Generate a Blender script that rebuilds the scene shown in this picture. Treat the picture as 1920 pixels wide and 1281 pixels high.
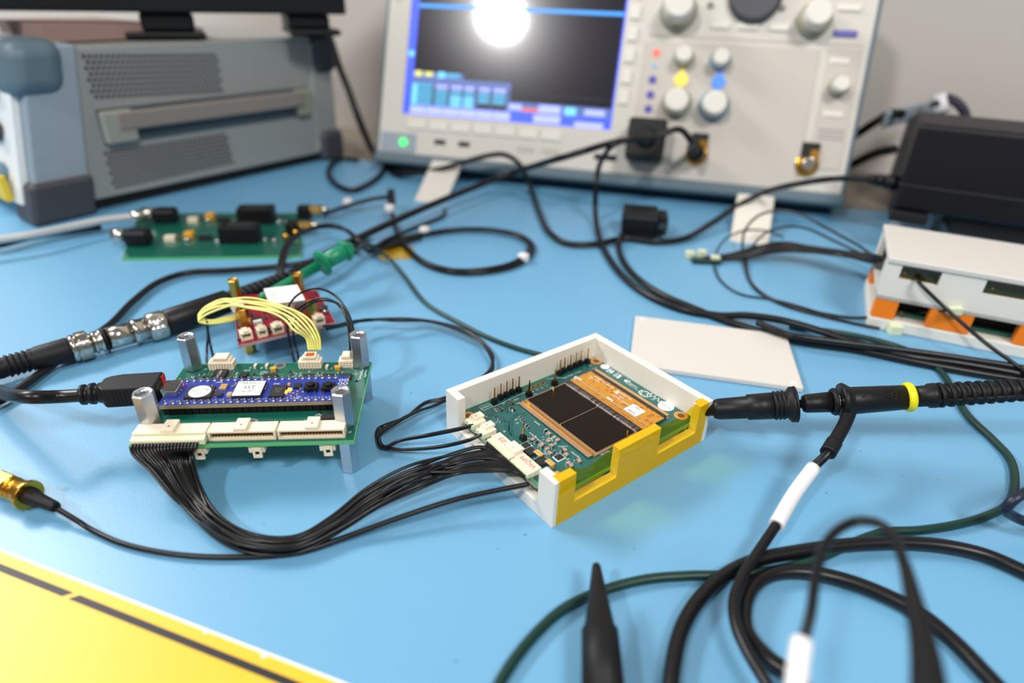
import bpy, math, random
from mathutils import Vector, Matrix
random.seed(7)
S = 0.001                      # all dimensions below are millimetres
R = math.radians
scene = bpy.context.scene
COL = scene.collection
for o in list(bpy.data.objects): bpy.data.objects.remove(o)

# ------------------------------------------------------------------ camera
FPX, PITCH, ROLL, HCAM = 1175.0, 0.5191, 0.0350, 165.64
FW = Vector((0, math.cos(PITCH), -math.sin(PITCH)))
_up = Vector((0, math.sin(PITCH), math.cos(PITCH))); _rt = Vector((1, 0, 0))
RT = _rt*math.cos(ROLL) + _up*math.sin(ROLL)
UP = -_rt*math.sin(ROLL) + _up*math.cos(ROLL)
CAM = Vector((0, 0, HCAM))
cd = bpy.data.cameras.new('camera'); cam = bpy.data.objects.new('camera', cd); COL.objects.link(cam)
cd.sensor_width = 36; cd.lens = 36*FPX/1920; cd.clip_start = 0.005; cd.clip_end = 20
cam.matrix_world = Matrix(((RT.x, UP.x, -FW.x, 0), (RT.y, UP.y, -FW.y, 0), (RT.z, UP.z, -FW.z, HCAM*S), (0, 0, 0, 1)))
cd.dof.use_dof = True; cd.dof.focus_distance = 0.252; cd.dof.aperture_fstop = 4.6; cd.dof.aperture_blades = 9
scene.camera = cam

# ------------------------------------------------------------------ world, lights, exposure
w = bpy.data.worlds.new('world'); scene.world = w; w.use_nodes = True
w.node_tree.nodes['Background'].inputs[0].default_value = (1.0, 0.985, 0.97, 1)
w.node_tree.nodes['Background'].inputs[1].default_value = 0.22
def area(name, loc, target, sx, sy, power, col=(1, 1, 1)):
    l = bpy.data.lights.new(name, 'AREA'); l.shape = 'ELLIPSE' if sx < .2 else 'RECTANGLE'; l.size = sx; l.size_y = sy; l.energy = power; l.color = col
    o = bpy.data.objects.new(name, l); COL.objects.link(o); o.location = loc
    o.rotation_euler = (Vector(target)-Vector(loc)).to_track_quat('-Z', 'Y').to_euler()
    return o
area('ceiling_panel_light', (-1.30, 0.80, 1.15), (-0.5, 0.45, 0), 0.70, 0.30, 25, (1, 0.985, 0.97))
area('ceiling_panel_light', (-1.04, -0.98, 1.60), (-0.6, 0.0, 0), 0.19, 0.18, 22, (1, 0.985, 0.97))
area('ceiling_panel_light', (0.55, -0.75, 1.45), (0.1, 0.3, 0), 0.4, 0.4, 19, (1, 0.99, 0.98))
scene.view_settings.view_transform = 'Standard'; scene.view_settings.look = 'None'
scene.view_settings.exposure = 0.0; scene.view_settings.gamma = 1.0; scene.view_settings.use_curve_mapping = False

# ------------------------------------------------------------------ measuring helpers
def ray(u, v): return FW*FPX + RT*(u-960) - UP*(v-640.5)
def at(u, v, z=0.0):                       # the point of the horizontal plane at height z
    r = ray(u, v); return CAM + r*((z-HCAM)/r.z)
def atd(u, v, d): r = ray(u, v); return CAM + r*(d/FPX)
def onplane(u, v, P, n): r = ray(u, v); return CAM + r*(((P-CAM).dot(n))/(r.dot(n)))
def path(pts):                             # (u, v, z) or (u, v, None, depth)
    return [at(*p) if len(p) == 3 else atd(p[0], p[1], p[3]) for p in pts]

# ------------------------------------------------------------------ materials
def lin(c): c /= 255; return c/12.92 if c <= .04045 else ((c+.055)/1.055)**2.4
def rgb(c): return (lin(c[0]), lin(c[1]), lin(c[2]), 1)
def M(name, c, rough=.5, metal=0, spec=.5, var=.06, scale=400, bump=0, bscale=None, emit=None, coat=0, trans=0, alpha=1):
    m = bpy.data.materials.new(name); m.use_nodes = True; nt = m.node_tree; N = nt.nodes; K = nt.links
    b = N['Principled BSDF']; tc = N.new('ShaderNodeTexCoord')
    nz = N.new('ShaderNodeTexNoise'); nz.inputs['Scale'].default_value = scale; nz.inputs['Detail'].default_value = 3
    K.new(tc.outputs['Object'], nz.inputs['Vector'])
    mx = N.new('ShaderNodeMix'); mx.data_type = 'RGBA'
    base = rgb(c)
    mx.inputs[6].default_value = tuple(max(0, x*(1-var)) for x in base[:3])+(1,)
    mx.inputs[7].default_value = tuple(min(1, x*(1+var)) for x in base[:3])+(1,)
    K.new(nz.outputs['Fac'], mx.inputs[0]); K.new(mx.outputs[2], b.inputs['Base Color'])
    b.inputs['Roughness'].default_value = rough; b.inputs['Metallic'].default_value = metal
    b.inputs['Specular IOR Level'].default_value = spec
    if coat: b.inputs['Coat Weight'].default_value = coat; b.inputs['Coat Roughness'].default_value = .055
    if trans: b.inputs['Transmission Weight'].default_value = trans
    if alpha < 1: b.inputs['Alpha'].default_value = alpha
    if bump:
        bp = N.new('ShaderNodeBump'); bp.inputs['Strength'].default_value = bump; bp.inputs['Distance'].default_value = .0003
        n2 = N.new('ShaderNodeTexNoise'); n2.inputs['Scale'].default_value = bscale or scale*3
        K.new(tc.outputs['Object'], n2.inputs['Vector']); K.new(n2.outputs['Fac'], bp.inputs['Height']); K.new(bp.outputs[0], b.inputs['Normal'])
    if emit: b.inputs['Emission Color'].default_value = rgb(c); b.inputs['Emission Strength'].default_value = emit
    return m
def patterned(m, tex, c2, scale, lo=.45, hi=.55, rot=(0, 0, 0), **kw):      # add a second colour driven by a procedural pattern
    nt = m.node_tree; N = nt.nodes; K = nt.links; b = N['Principled BSDF']
    src = b.inputs['Base Color'].links[0].from_socket
    tc = N.new('ShaderNodeTexCoord'); mp = N.new('ShaderNodeMapping'); mp.inputs['Rotation'].default_value = rot
    K.new(tc.outputs['Object'], mp.inputs[0])
    t = N.new(tex)
    for k, v in kw.items(): setattr(t, k, v)
    t.inputs['Scale'].default_value = scale; K.new(mp.outputs[0], t.inputs['Vector'])
    out = t.outputs['Fac'] if 'Fac' in t.outputs else t.outputs['Distance']
    cr = N.new('ShaderNodeValToRGB'); cr.color_ramp.elements[0].position = lo; cr.color_ramp.elements[1].position = hi
    K.new(out, cr.inputs[0])
    mx = N.new('ShaderNodeMix'); mx.data_type = 'RGBA'; K.new(cr.outputs[0], mx.inputs[0]); K.new(src, mx.inputs[6]); mx.inputs[7].default_value = rgb(c2)
    K.new(mx.outputs[2], b.inputs['Base Color'])
    return m
mat_blue = M('blue_mat_rubber', (107, 165, 201), .36, spec=.62, var=.035, scale=9, bump=.10, bscale=1500)
patterned(mat_blue, 'ShaderNodeTexNoise', (56, 112, 144), 420, .745, .80)
bench_m = M('bench_laminate', (128, 118, 104), .5, scale=30)
wall_m = M('painted_wall', (204, 197, 189), .8, var=.04, scale=6, bump=.05)
black = M('black_plastic', (15, 14, 16), .45, spec=.35, bump=.15)
blackg = M('black_cable_jacket', (15, 13, 15), .34, spec=.38, var=.1)
wireb = M('black_wire_insulation', (14, 12, 14), .30, spec=.45, var=.1)
rubber = M('matte_black_rubber', (15, 14, 16), .55, spec=.35, bump=.3)
epoxy = M('chip_epoxy', (34, 33, 35), .42, bump=.1)
beige = M('instrument_beige', (212, 205, 194), .5, var=.02)
beige2 = M('instrument_panel_grey', (198, 190, 179), .5, var=.02)
knobm = M('knob_ivory', (226, 220, 208), .4)
knobo = M('knob_skirt_olive', (150, 150, 128), .45)
knobb = M('knob_skirt_blue', (108, 140, 158), .45)
teal = M('teal_grey_bumper', (92, 112, 122), .5)
dteal = M('dark_teal_plastic', (50, 66, 74), .5)
greyp = M('instrument_grey_side', (152, 153, 149), .55, var=.04)
lgreyp = M('light_grey_bezel', (150, 162, 172), .5)
dgrey = M('dark_grey_plastic', (66, 66, 72), .5)
hole_m = M('hole_dark', (78, 76, 75), .8)
dark = M('dark_gap', (10, 10, 11), .8)
white3d = M('white_printed_plastic', (232, 227, 216), .42, var=.02, bump=.12, bscale=2200)
lid_m = M('off_white_printed_plastic', (214, 208, 200), .38, var=.02, bump=.08, bscale=2200)
orange = M('orange_printed_plastic', (250, 132, 20), .45)
pcbg = M('green_solder_mask', (9, 84, 68), .28, var=.14, scale=90, coat=.5)
patterned(pcbg, 'ShaderNodeTexWave', (16, 102, 84), 260, .55, .62, rot=(0, 0, .78))
pcbd = M('teal_solder_mask', (14, 88, 84), .28, var=.14, scale=90, coat=.5)
pcbe = M('board_edge_green', (96, 182, 120), .45)
pcbb = M('blue_solder_mask', (32, 54, 150), .3, var=.12, coat=.4)
pcbbe = M('blue_board_edge', (158, 142, 112), .5)
pcbr = M('red_solder_mask', (142, 14, 40), .28, var=.12, coat=.5)
pcbre = M('red_board_edge', (178, 148, 150), .5)
silk = M('white_silkscreen', (232, 238, 236), .5)
tracem = M('trace_highlight', (36, 132, 104), .3)
cream = M('cream_connector_nylon', (238, 224, 198), .42)
creamg = M('pale_green_housing_nylon', (218, 226, 190), .42)
gold = M('gold_plate', (214, 160, 62), .22, 1)
brass = M('brass_standoff', (206, 158, 74), .25, 1)
solder = M('tinned_solder', (205, 205, 208), .25, 1)
alu = M('aluminium', (196, 198, 204), .33, 1, bump=.12)
steel = M('nickel_plate', (206, 200, 190), .17, 1)
knurl = M('knurled_nickel', (200, 194, 184), .22, 1)
tant = M('tantalum_yellow', (222, 160, 40), .45)
ceram = M('ceramic_tan', (176, 150, 122), .5)
resm = M('resistor_dark', (46, 44, 50), .4)
die = M('silicon_die', (22, 15, 11), .14, spec=.12, var=.05)
patterned(die, 'ShaderNodeTexWave', (34, 26, 20), 700, .6, .8, bands_direction='X')
flexm = M('amber_flex', (170, 98, 8), .3, var=.1, coat=.4)
patterned(flexm, 'ShaderNodeTexVoronoi', (196, 134, 22), 380, .30, .42)
flexg = M('gold_flex_strip', (206, 168, 112), .28, .35)
copper = M('copper_strip', (176, 138, 112), .3, .3)
sticker = M('white_sticker', (240, 240, 236), .5)
greent = M('green_ink', (30, 150, 110), .5)
redt = M('red_marker', (222, 44, 36), .5)
blackt = M('black_ink', (22, 22, 24), .5)
yellow = M('yellow_wire_insulation', (236, 232, 130), .38)
yellowr = M('yellow_ring', (238, 226, 20), .4)
labely = M('yellow_label', (240, 190, 44), .42, var=.02)
labelw = M('label_white_border', (244, 240, 226), .45)
greenc = M('green_clip_plastic', (10, 132, 92), .36)
greenw = M('dark_green_wire', (10, 50, 42), .38)
tie = M('white_zip_tie', (226, 224, 222), .45)
whitet = M('white_heat_shrink', (238, 236, 236), .4)
clearw = M('grey_coax_sleeve', (190, 190, 188), .3)
redp = M('red_plastic', (200, 20, 40), .4)
cardb = M('pinkish_cardboard', (158, 130, 120), .7)
screen_m = M('screen_glass', (16, 14, 22), .20, spec=.25, var=.15, scale=40, coat=1)
screen_m.node_tree.nodes['Principled BSDF'].inputs['Emission Color'].default_value = rgb((38, 33, 50))
screen_m.node_tree.nodes['Principled BSDF'].inputs['Emission Strength'].default_value = .42
ui_blue = M('screen_blue', (44, 74, 216), .4, emit=1.0)
ui_mid = M('screen_slate', (70, 92, 150), .4, emit=.8)
ui_lav = M('screen_lavender', (150, 158, 240), .4, emit=1.0)
ui_cyan = M('screen_cyan', (60, 150, 190), .4, emit=.9)
ui_cy2 = M('screen_light_cyan', (100, 190, 240), .4, emit=1.0)
ui_dark = M('screen_dark_row', (16, 34, 52), .4, emit=.4)
ui_yel = M('screen_yellow', (210, 210, 110), .4, emit=.9)
ui_red = M('screen_red', (214, 92, 74), .4, emit=.9)
ui_tr = M('screen_trace_blue', (44, 132, 214), .4, emit=1.1)
led_g = M('green_power_light', (80, 235, 120), .4, emit=1.1)
led_o = M('orange_led', (255, 170, 40), .4, emit=6)
led_r = M('red_led', (240, 60, 60), .4, emit=1.2)
btn_red = M('lit_red_button', (240, 110, 100), .4, emit=.4)
btn_yel = M('lit_yellow_button', (238, 214, 90), .4, emit=.35)
btn_blue = M('lit_blue_button', (80, 140, 240), .4, emit=.35)
btn_pur = M('purple_button', (84, 74, 170), .4)
bluemark = M('blue_marking', (120, 180, 230), .5)
greymark = M('grey_marking', (120, 118, 116), .5)
yelmark = M('yellow_marking', (232, 200, 40), .5)
# amber polyimide film: tinted, see-through
tape_m = bpy.data.materials.new('amber_polyimide_tape'); tape_m.use_nodes = True
nt = tape_m.node_tree; nt.nodes.clear()
_o = nt.nodes.new('ShaderNodeOutputMaterial'); _t = nt.nodes.new('ShaderNodeBsdfTransparent'); _g = nt.nodes.new('ShaderNodeBsdfGlossy')
_mx = nt.nodes.new('ShaderNodeMixShader'); _nz = nt.nodes.new('ShaderNodeTexNoise'); _bp = nt.nodes.new('ShaderNodeBump')
_cr = nt.nodes.new('ShaderNodeValToRGB'); _cr.color_ramp.elements[0].color = (.98, .72, .012, 1); _cr.color_ramp.elements[1].color = (.99, .80, .025, 1)
_tc = nt.nodes.new('ShaderNodeTexCoord')
nt.links.new(_tc.outputs['Object'], _nz.inputs['Vector']); nt.links.new(_nz.outputs['Fac'], _cr.inputs[0]); nt.links.new(_cr.outputs[0], _t.inputs[0])
_nz.inputs['Scale'].default_value = 90; _bp.inputs['Strength'].default_value = .5; _bp.inputs['Distance'].default_value = .0006
_mx.inputs[0].default_value = .06; _g.inputs['Roughness'].default_value = .12
for a, b_ in ((_nz.outputs['Fac'], _bp.inputs['Height']), (_bp.outputs[0], _g.inputs['Normal']),
              (_t.outputs[0], _mx.inputs[1]), (_g.outputs[0], _mx.inputs[2]), (_mx.outputs[0], _o.inputs[0])): nt.links.new(a, b_)

# ------------------------------------------------------------------ mesh builder
def frame(d):
    d = Vector(d).normalized(); a = Vector((0, 0, 1)) if abs(d.z) < .9 else Vector((1, 0, 0))
    x = d.cross(a).normalized(); return x, d.cross(x).normalized(), d
def smooth(P, k=8, closed=False):
    P = [Vector(p) for p in P]; out = []
    for i in range(len(P)-1):
        a = P[i-1] if i else P[0]*2-P[1]; b, c = P[i], P[i+1]; d = P[i+2] if i+2 < len(P) else P[-1]*2-P[-2]
        t0 = 0; t1 = max(1e-6, (b-a).length**.5); t2 = t1+max(1e-6, (c-b).length**.5); t3 = t2+max(1e-6, (d-c).length**.5)
        for j in range(k):
            t = t1+(t2-t1)*j/k
            A1 = a*((t1-t)/(t1-t0))+b*((t-t0)/(t1-t0)); A2 = b*((t2-t)/(t2-t1))+c*((t-t1)/(t2-t1)); A3 = c*((t3-t)/(t3-t2))+d*((t-t2)/(t3-t2))
            B1 = A1*((t2-t)/(t2-t0))+A2*((t-t0)/(t2-t0)); B2 = A2*((t3-t)/(t3-t1))+A3*((t-t1)/(t3-t1))
            out.append(B1*((t2-t)/(t2-t1))+B2*((t-t1)/(t2-t1)))
    out.append(P[-1]); return out
_txt = {}
def grid_solid(name, xs, ys, zs, solids, m, parent, bev):     # union of axis-aligned blocks as one clean skin: solids (x0,x1,y0,y1,z0,z1)
    import bmesh
    def ax(lo, hi, base): return sorted(set(round(v, 4) for s_ in solids for v in (s_[lo], s_[hi])))
    X, Y, Z = ax(0, 1, xs), ax(2, 3, ys), ax(4, 5, zs)
    occ = {}
    for i in range(len(X)-1):
        for j in range(len(Y)-1):
            for k in range(len(Z)-1):
                c = ((X[i]+X[i+1])/2, (Y[j]+Y[j+1])/2, (Z[k]+Z[k+1])/2)
                if any(s_[0] < c[0] < s_[1] and s_[2] < c[1] < s_[3] and s_[4] < c[2] < s_[5] for s_ in solids): occ[i, j, k] = 1
    bm_ = bmesh.new(); vs = {}
    def v(i, j, k):
        if (i, j, k) not in vs: vs[i, j, k] = bm_.verts.new((X[i]*S, Y[j]*S, Z[k]*S))
        return vs[i, j, k]
    D = {(1, 0, 0): ((1, 0, 0), (1, 1, 0), (1, 1, 1), (1, 0, 1)), (-1, 0, 0): ((0, 0, 0), (0, 0, 1), (0, 1, 1), (0, 1, 0)), (0, 1, 0): ((0, 1, 0), (0, 1, 1), (1, 1, 1), (1, 1, 0)),
         (0, -1, 0): ((0, 0, 0), (1, 0, 0), (1, 0, 1), (0, 0, 1)), (0, 0, 1): ((0, 0, 1), (1, 0, 1), (1, 1, 1), (0, 1, 1)), (0, 0, -1): ((0, 0, 0), (0, 1, 0), (1, 1, 0), (1, 0, 0))}
    for (i, j, k) in occ:
        for d, q_ in D.items():
            if (i+d[0], j+d[1], k+d[2]) not in occ: bm_.faces.new([v(i+a, j+b_, k+c) for a, b_, c in q_])
    bmesh.ops.dissolve_limit(bm_, angle_limit=.01, verts=bm_.verts, edges=bm_.edges)
    me = bpy.data.meshes.new(name); bm_.to_mesh(me); bm_.free(); me.materials.append(m)
    o = bpy.data.objects.new(name, me); COL.objects.link(o); o.parent = parent
    if bev: b_ = o.modifiers.new('bevel', 'BEVEL'); b_.width = bev*S; b_.segments = 3; b_.limit_method = 'ANGLE'; b_.angle_limit = R(40); b_.use_clamp_overlap = True; b_.harden_normals = False
    return o
class MB:
    def __init__(s): s.v = []; s.f = []; s.mi = []; s.sm = []; s.m = 0; s.T = None
    def add(s, V, F, smo=False):
        n = len(s.v)
        s.v += [(s.T @ Vector(p)) if s.T else Vector(p) for p in V]
        for f in F: s.f.append([n+i for i in f]); s.mi.append(s.m); s.sm.append(smo)
        return s
    def box(s, x0, x1, y0, y1, z0, z1, ti=0):      # ti: inset of the top face
        V = [(x0, y0, z0), (x1, y0, z0), (x1, y1, z0), (x0, y1, z0), (x0+ti, y0+ti, z1), (x1-ti, y0+ti, z1), (x1-ti, y1-ti, z1), (x0+ti, y1-ti, z1)]
        return s.add(V, [(3, 2, 1, 0), (4, 5, 6, 7), (0, 1, 5, 4), (1, 2, 6, 5), (2, 3, 7, 6), (3, 0, 4, 7)])
    def prism(s, poly, z0, z1):
        n = len(poly); V = [(p[0], p[1], z0) for p in poly]+[(p[0], p[1], z1) for p in poly]
        return s.add(V, [tuple(range(n-1, -1, -1)), tuple(range(n, 2*n))]+[(i, (i+1) % n, n+(i+1) % n, n+i) for i in range(n)])
    def hexa(s, B, Tp):                                # eight corners: bottom ring, top ring
        return s.add(list(B)+list(Tp), [(3, 2, 1, 0), (4, 5, 6, 7), (0, 1, 5, 4), (1, 2, 6, 5), (2, 3, 7, 6), (3, 0, 4, 7)])
    def lathe(s, p, d, prof, n=24, smo=True):        # prof: (t along d, radius)
        x, y, d = frame(d); p = Vector(p); V = []; F = []
        for t, r in prof:
            for k in range(n): a = 2*math.pi*k/n; V.append(p+d*t+x*(r*math.cos(a))+y*(r*math.sin(a)))
        for i in range(len(prof)-1):
            for k in range(n): F.append((i*n+k, i*n+(k+1) % n, (i+1)*n+(k+1) % n, (i+1)*n+k))
        s.add(V, F, smo); m = len(s.v)-len(V)
        s.f.append(list(range(m+n-1, m-1, -1))); s.mi.append(s.m); s.sm.append(False)
        s.f.append(list(range(m+(len(prof)-1)*n, m+len(prof)*n))); s.mi.append(s.m); s.sm.append(False)
        return s
    def cyl(s, p, q, r, r2=None, n=16, smo=True): p = Vector(p); q = Vector(q); return s.lathe(p, q-p, [(0, r), ((q-p).length, r if r2 is None else r2)], n, smo)
    def tube(s, P, r, n=8):
        P = [Vector(p) for p in P]; V = []; F = []; x = None
        for i, p in enumerate(P):
            t = (P[min(i+1, len(P)-1)]-P[max(i-1, 0)]).normalized()
            if x is None: x = frame(t)[0]
            x = (x-t*x.dot(t)).normalized(); y = t.cross(x); rr = r[i] if isinstance(r, (list, tuple)) else r
            for k in range(n): a = 2*math.pi*k/n; V.append(p+x*(rr*math.cos(a))+y*(rr*math.sin(a)))
        for i in range(len(P)-1):
            for k in range(n): F.append((i*n+k, i*n+(k+1) % n, (i+1)*n+(k+1) % n, (i+1)*n+k))
        m = len(s.v); s.add(V, F, True)
        s.f.append(list(range(m+n-1, m-1, -1))); s.mi.append(s.m); s.sm.append(False)
        s.f.append(list(range(m+(len(P)-1)*n, m+len(P)*n))); s.mi.append(s.m); s.sm.append(False)
        return s
    def sheet(s, Q, t=.05):                            # a quad with a little thickness
        Q = [Vector(q) for q in Q]; n = (Q[1]-Q[0]).cross(Q[3]-Q[0]).normalized()*t
        return s.hexa(Q, [q+n for q in Q])
    def text(s, st, x, y, z, size, rot=0, align='CENTER', T=None, thick=.04, shear=0):
        if st not in _txt:
            c = bpy.data.curves.new('t', 'FONT'); c.body = st; c.size = 1; c.align_x = 'CENTER'; c.align_y = 'CENTER'; c.resolution_u = 2
            o = bpy.data.objects.new('t', c); COL.objects.link(o); dg = bpy.context.evaluated_depsgraph_get()
            me = bpy.data.meshes.new_from_object(o.evaluated_get(dg))
            _txt[st] = ([tuple(v.co) for v in me.vertices], [tuple(p.vertices) for p in me.polygons])
            bpy.data.objects.remove(o); bpy.data.meshes.remove(me); bpy.data.curves.remove(c)
        V, F = _txt[st]; cr, sr = math.cos(rot), math.sin(rot)
        VV = [((a*cr-b*sr)*size+x, (a*sr+b*cr)*size+y, z) for a, b, _ in V]
        if T: VV = [T @ Vector(p) for p in VV]
        return s.add(VV, F)
    def done(s, name, mats, parent=None, bev=0, world=False, inv=None, seg=2):
        if not isinstance(mats, (list, tuple)): mats = [mats]
        V = s.v
        if world and parent is not None: inv = ROOTS[parent.name if parent.name in ROOTS else parent.parent.name]; V = [inv @ p for p in V]
        org = None
        if parent is None:
            xs = [p.x for p in V]; ys = [p.y for p in V]; zs = [p.z for p in V]
            org = Vector(((min(xs)+max(xs))/2, (min(ys)+max(ys))/2, min(zs))); V = [p-org for p in V]
        me = bpy.data.meshes.new(name); me.from_pydata([tuple(p*S) for p in V], [], s.f)
        for m in mats: me.materials.append(m)
        me.polygons.foreach_set('material_index', s.mi); me.polygons.foreach_set('use_smooth', s.sm); me.update()
        o = bpy.data.objects.new(name, me); COL.objects.link(o)
        if parent is not None: o.parent = parent
        else: o.location = org*S
        if bev:
            if bev >= 1.5: seg = 4; me.polygons.foreach_set('use_smooth', [True]*len(me.polygons))
            b = o.modifiers.new('bevel', 'BEVEL'); b.width = bev*S; b.segments = seg; b.limit_method = 'ANGLE'; b.angle_limit = R(40); b.harden_normals = bev >= 1.5
        return o
ROOTS = {}
def tag(o, label, cat, group=None, kind=None):
    o['label'] = label; o['category'] = cat
    if group: o['group'] = group
    if kind: o['kind'] = kind
    return o
def thing(name, label, cat, loc=(0, 0, 0), yaw=0, group=None, mat=None):
    o = bpy.data.objects.new(name, None); o.empty_display_size = .01; COL.objects.link(o)
    m = mat.copy() if mat else Matrix.Translation(Vector(loc)) @ Matrix.Rotation(yaw, 4, 'Z')
    ROOTS[o.name] = m.inverted()
    ms = m.copy(); ms.translation = m.translation*S; o.matrix_world = ms
    tag(o, label, cat, group); return o
def rep(o, loc, parent=None, rz=0):        # a copy of a part (shared mesh) at a local place
    c = o.copy(); COL.objects.link(c); c.parent = parent or o.parent; c.location = Vector(loc)*S; c.rotation_euler = (0, 0, rz); return c
def struct(o): o['kind'] = 'structure'; return o
class Fr:
    def __init__(s, x, y, yaw): s.o = Vector((x, y, 0)); s.yaw = yaw; s.M = Matrix.Translation(s.o) @ Matrix.Rotation(yaw, 4, 'Z'); s.I = s.M.inverted()
    def L(s, u, v, z): return s.I @ at(u, v, z)

# ================================================================== SETTING
wd = Vector((math.cos(-.2304), math.sin(-.2304), 0)); wn = Vector((-wd.y, wd.x, 0))       # wall and scope run parallel
def along(p, a, b, z=0): return Vector(p)+wd*a+wn*b+Vector((0, 0, z))
edge0 = Vector((-180, 664, 0))
q = [along(edge0, -900, 0), along(edge0, 1100, 0), along(edge0, 1100, -1000), along(edge0, -900, -1000)]
struct(MB().prism([q[3], q[2], q[1], q[0]], -3, 0).done('bench_mat', mat_blue))
q = [along(edge0, -900, 160), along(edge0, 1100, 160), along(edge0, 1100, -1010), along(edge0, -900, -1010)]
struct(MB().prism([q[3], q[2], q[1], q[0]], -33, -3).done('bench_top', bench_m))
q = [along(edge0, -900, 160), along(edge0, 1100, 160), along(edge0, 1100, 190), along(edge0, -900, 190)]
struct(MB().prism([q[3], q[2], q[1], q[0]][::-1], -500, 1700).done('wall_back', wall_m))

# ================================================================== OSCILLOSCOPE
t, yw = .3615, -.2304; c_, s_ = math.cos(yw), math.sin(yw)
A = Vector((c_, s_, 0)); Nf = Vector((s_*math.cos(t), -c_*math.cos(t), math.sin(t))); U = Vector((-s_*math.sin(t), c_*math.sin(t), math.cos(t)))
O = Vector((-135.7, 614.9, 19.8)); B = -Nf
SM = Matrix(((A.x, B.x, U.x, O.x), (A.y, B.y, U.y, O.y), (A.z, B.z, U.z, O.z), (0, 0, 0, 1)))
sc = thing('oscilloscope', 'large beige oscilloscope with lit screen and knobs leaning back on flip-out feet', 'oscilloscope', mat=SM)
W, HT = 416.6, 203
def sbox(x0, x1, z0, z1, y0, y1, name, m, bev=0, parent=None):     # x across the face, z up the face, y into the body
    return MB().box(x0, x1, y0, y1, z0, z1).done(name, m, parent or sc, bev)
prof = [(6, 2), (6, 201), (78, 215), (136, 37)]
b = MB(); n = 4
V = [(4, p[0], p[1]) for p in prof]+[(W-4, p[0], p[1]) for p in prof]
b.add(V, [(0, 1, 2, 3), (7, 6, 5, 4)]+[(i, i+4, (i+1) % 4+4, (i+1) % 4) for i in range(4)]); b.done('case', dteal, sc, 3)
# front bezel as a frame round the screen
sx0, sx1, sz0, sz1 = 21.3, 219.3, 38, 157
b = MB(); b.box(0, sx0, 0, 22, 0, HT); b.box(sx1, W, 0, 22, 0, HT); b.box(sx0, sx1, 0, 22, 0, sz0); b.box(sx0, sx1, 0, 22, sz1, HT)
b.done('front_bezel', beige, sc, 0)
sbox(-4, W+4, -9, 1.5, -3, 120, 'lower_bumper', teal, 3)  # grey plastic; the blue mat's reflection is put into its teal colour
sbox(-4, 0.5, -4, HT, 2, 60, 'side_bumper', teal, 1.5); sbox(W-.5, W+4, -4, HT, 2, 60, 'side_bumper', teal, 1.5)
sbox(2, 38, 2, 20, -.6, 2, 'power_panel', lgreyp, .5)
MB().lathe((25.3, .2, 11.4), (0, -1, 0), [(0, 4), (2.2, 4), (2.6, 3.2)]).done('power_button', led_g, sc)
pan = sbox(238, 380, 1, 114, -.9, 1, 'channel_panel', beige2, .5)
sbox(386, 412, 20, 116, -.9, 1, 'trigger_panel', beige2, .5)
sbox(240, 412, 118, 119, -.6, 1, 'panel_ridge', beige2, .2)
scr = sbox(sx0, sx1, sz0, sz1, 1.8, 4, 'screen', screen_m)
def ui(x0, x1, z0, z1, m, name='screen_panel', y=1.75): return sbox(x0, x1, z0, z1, y-.06, y, name, m, 0, scr)
ui(21.5, 28.5, 38, 157, ui_blue, 'screen_side_bar'); ui(sx1-1.6, sx1, 38, 157, ui_blue, 'screen_edge_line')
ui(28.5, sx1-1.6, 38, 47, ui_blue, 'screen_menu_bar')
ui(28, 126, 39, 46.4, ui_lav, 'screen_menu_button', 1.68)
for k in range(1, 6): ui(28+k*16.4-.5, 28+k*16.4, 39, 46.4, ui_blue, 'screen_menu_divider', 1.6)
ui(148, 173, 39.5, 46.4, ui_lav, 'screen_menu_button', 1.68); ui(186, 212, 38.5, 43, ui_lav, 'screen_clock', 1.68)
ui(124, sx1-1.6, 47, 56, ui_mid, 'screen_status_bar')
ui(124, 136, 49, 54, ui_lav, 'screen_readout', 1.68); ui(136, 152, 48.5, 51, ui_red, 'screen_readout', 1.68)
ui(152, 172, 48, 55, ui_lav, 'screen_readout', 1.68); ui(176, 186, 48, 54.5, ui_cy2, 'screen_readout', 1.68); ui(194, 212, 49, 54, ui_lav, 'screen_readout', 1.68)
ui(28.5, 124, 47, 72, ui_mid, 'screen_table'); ui(28.5, 78, 72, 77, ui_mid, 'screen_table')
cols = [(30, 49), (52, 64), (67, 78), (80, 90), (94, 105), (108, 120)]
for i, (a, b2) in enumerate(cols):
    ui(a-.8, b2+1.5, 47, 66.5, ui_dark, 'screen_table_column', 1.68)
    for j in range(4):
        m = ui_lav if j == 3 and i else ui_cyan if i not in (2, 3) or j == 2 else ui_cy2 if j < 2 else ui_cyan
        if i >= 4 and j == 0: m = ui_dark
        ui(a, b2, 48+j*4.9, 51.6+j*4.9, m, 'screen_reading', 1.6)
ui(29, 33.5, 47.5, 66, ui_cy2, 'screen_reading', 1.5)
ui(30, 37, 73, 77.5, ui_yel, 'screen_readout', 1.6); ui(40, 48, 73.4, 77, ui_yel, 'screen_readout', 1.6)
ui(53, 60, 72.6, 77.6, ui_cy2, 'screen_readout', 1.6); ui(61, 74, 73.4, 77, ui_cyan, 'screen_readout', 1.6)
ui(22.5, 27.5, 90, 95, ui_cy2, 'screen_marker', 1.6)
ui(28.5, sx1-1.6, 133.3, 136.3, ui_tr, 'screen_trace', 1.6); ui(28.5, sx1-1.6, 63, 63.5, ui_dark, 'screen_line', 1.6)
for k in range(7): sbox(28+k*21.6, 46.5+k*21.6, 24.5, 33.5, -1.6, 1, 'soft_button', knobm, .6)
for k in range(6): sbox(222.5, 231, 60+k*17.6, 71.5+k*17.6, -1.6, 1, 'soft_button', knobm, .6)
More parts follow.
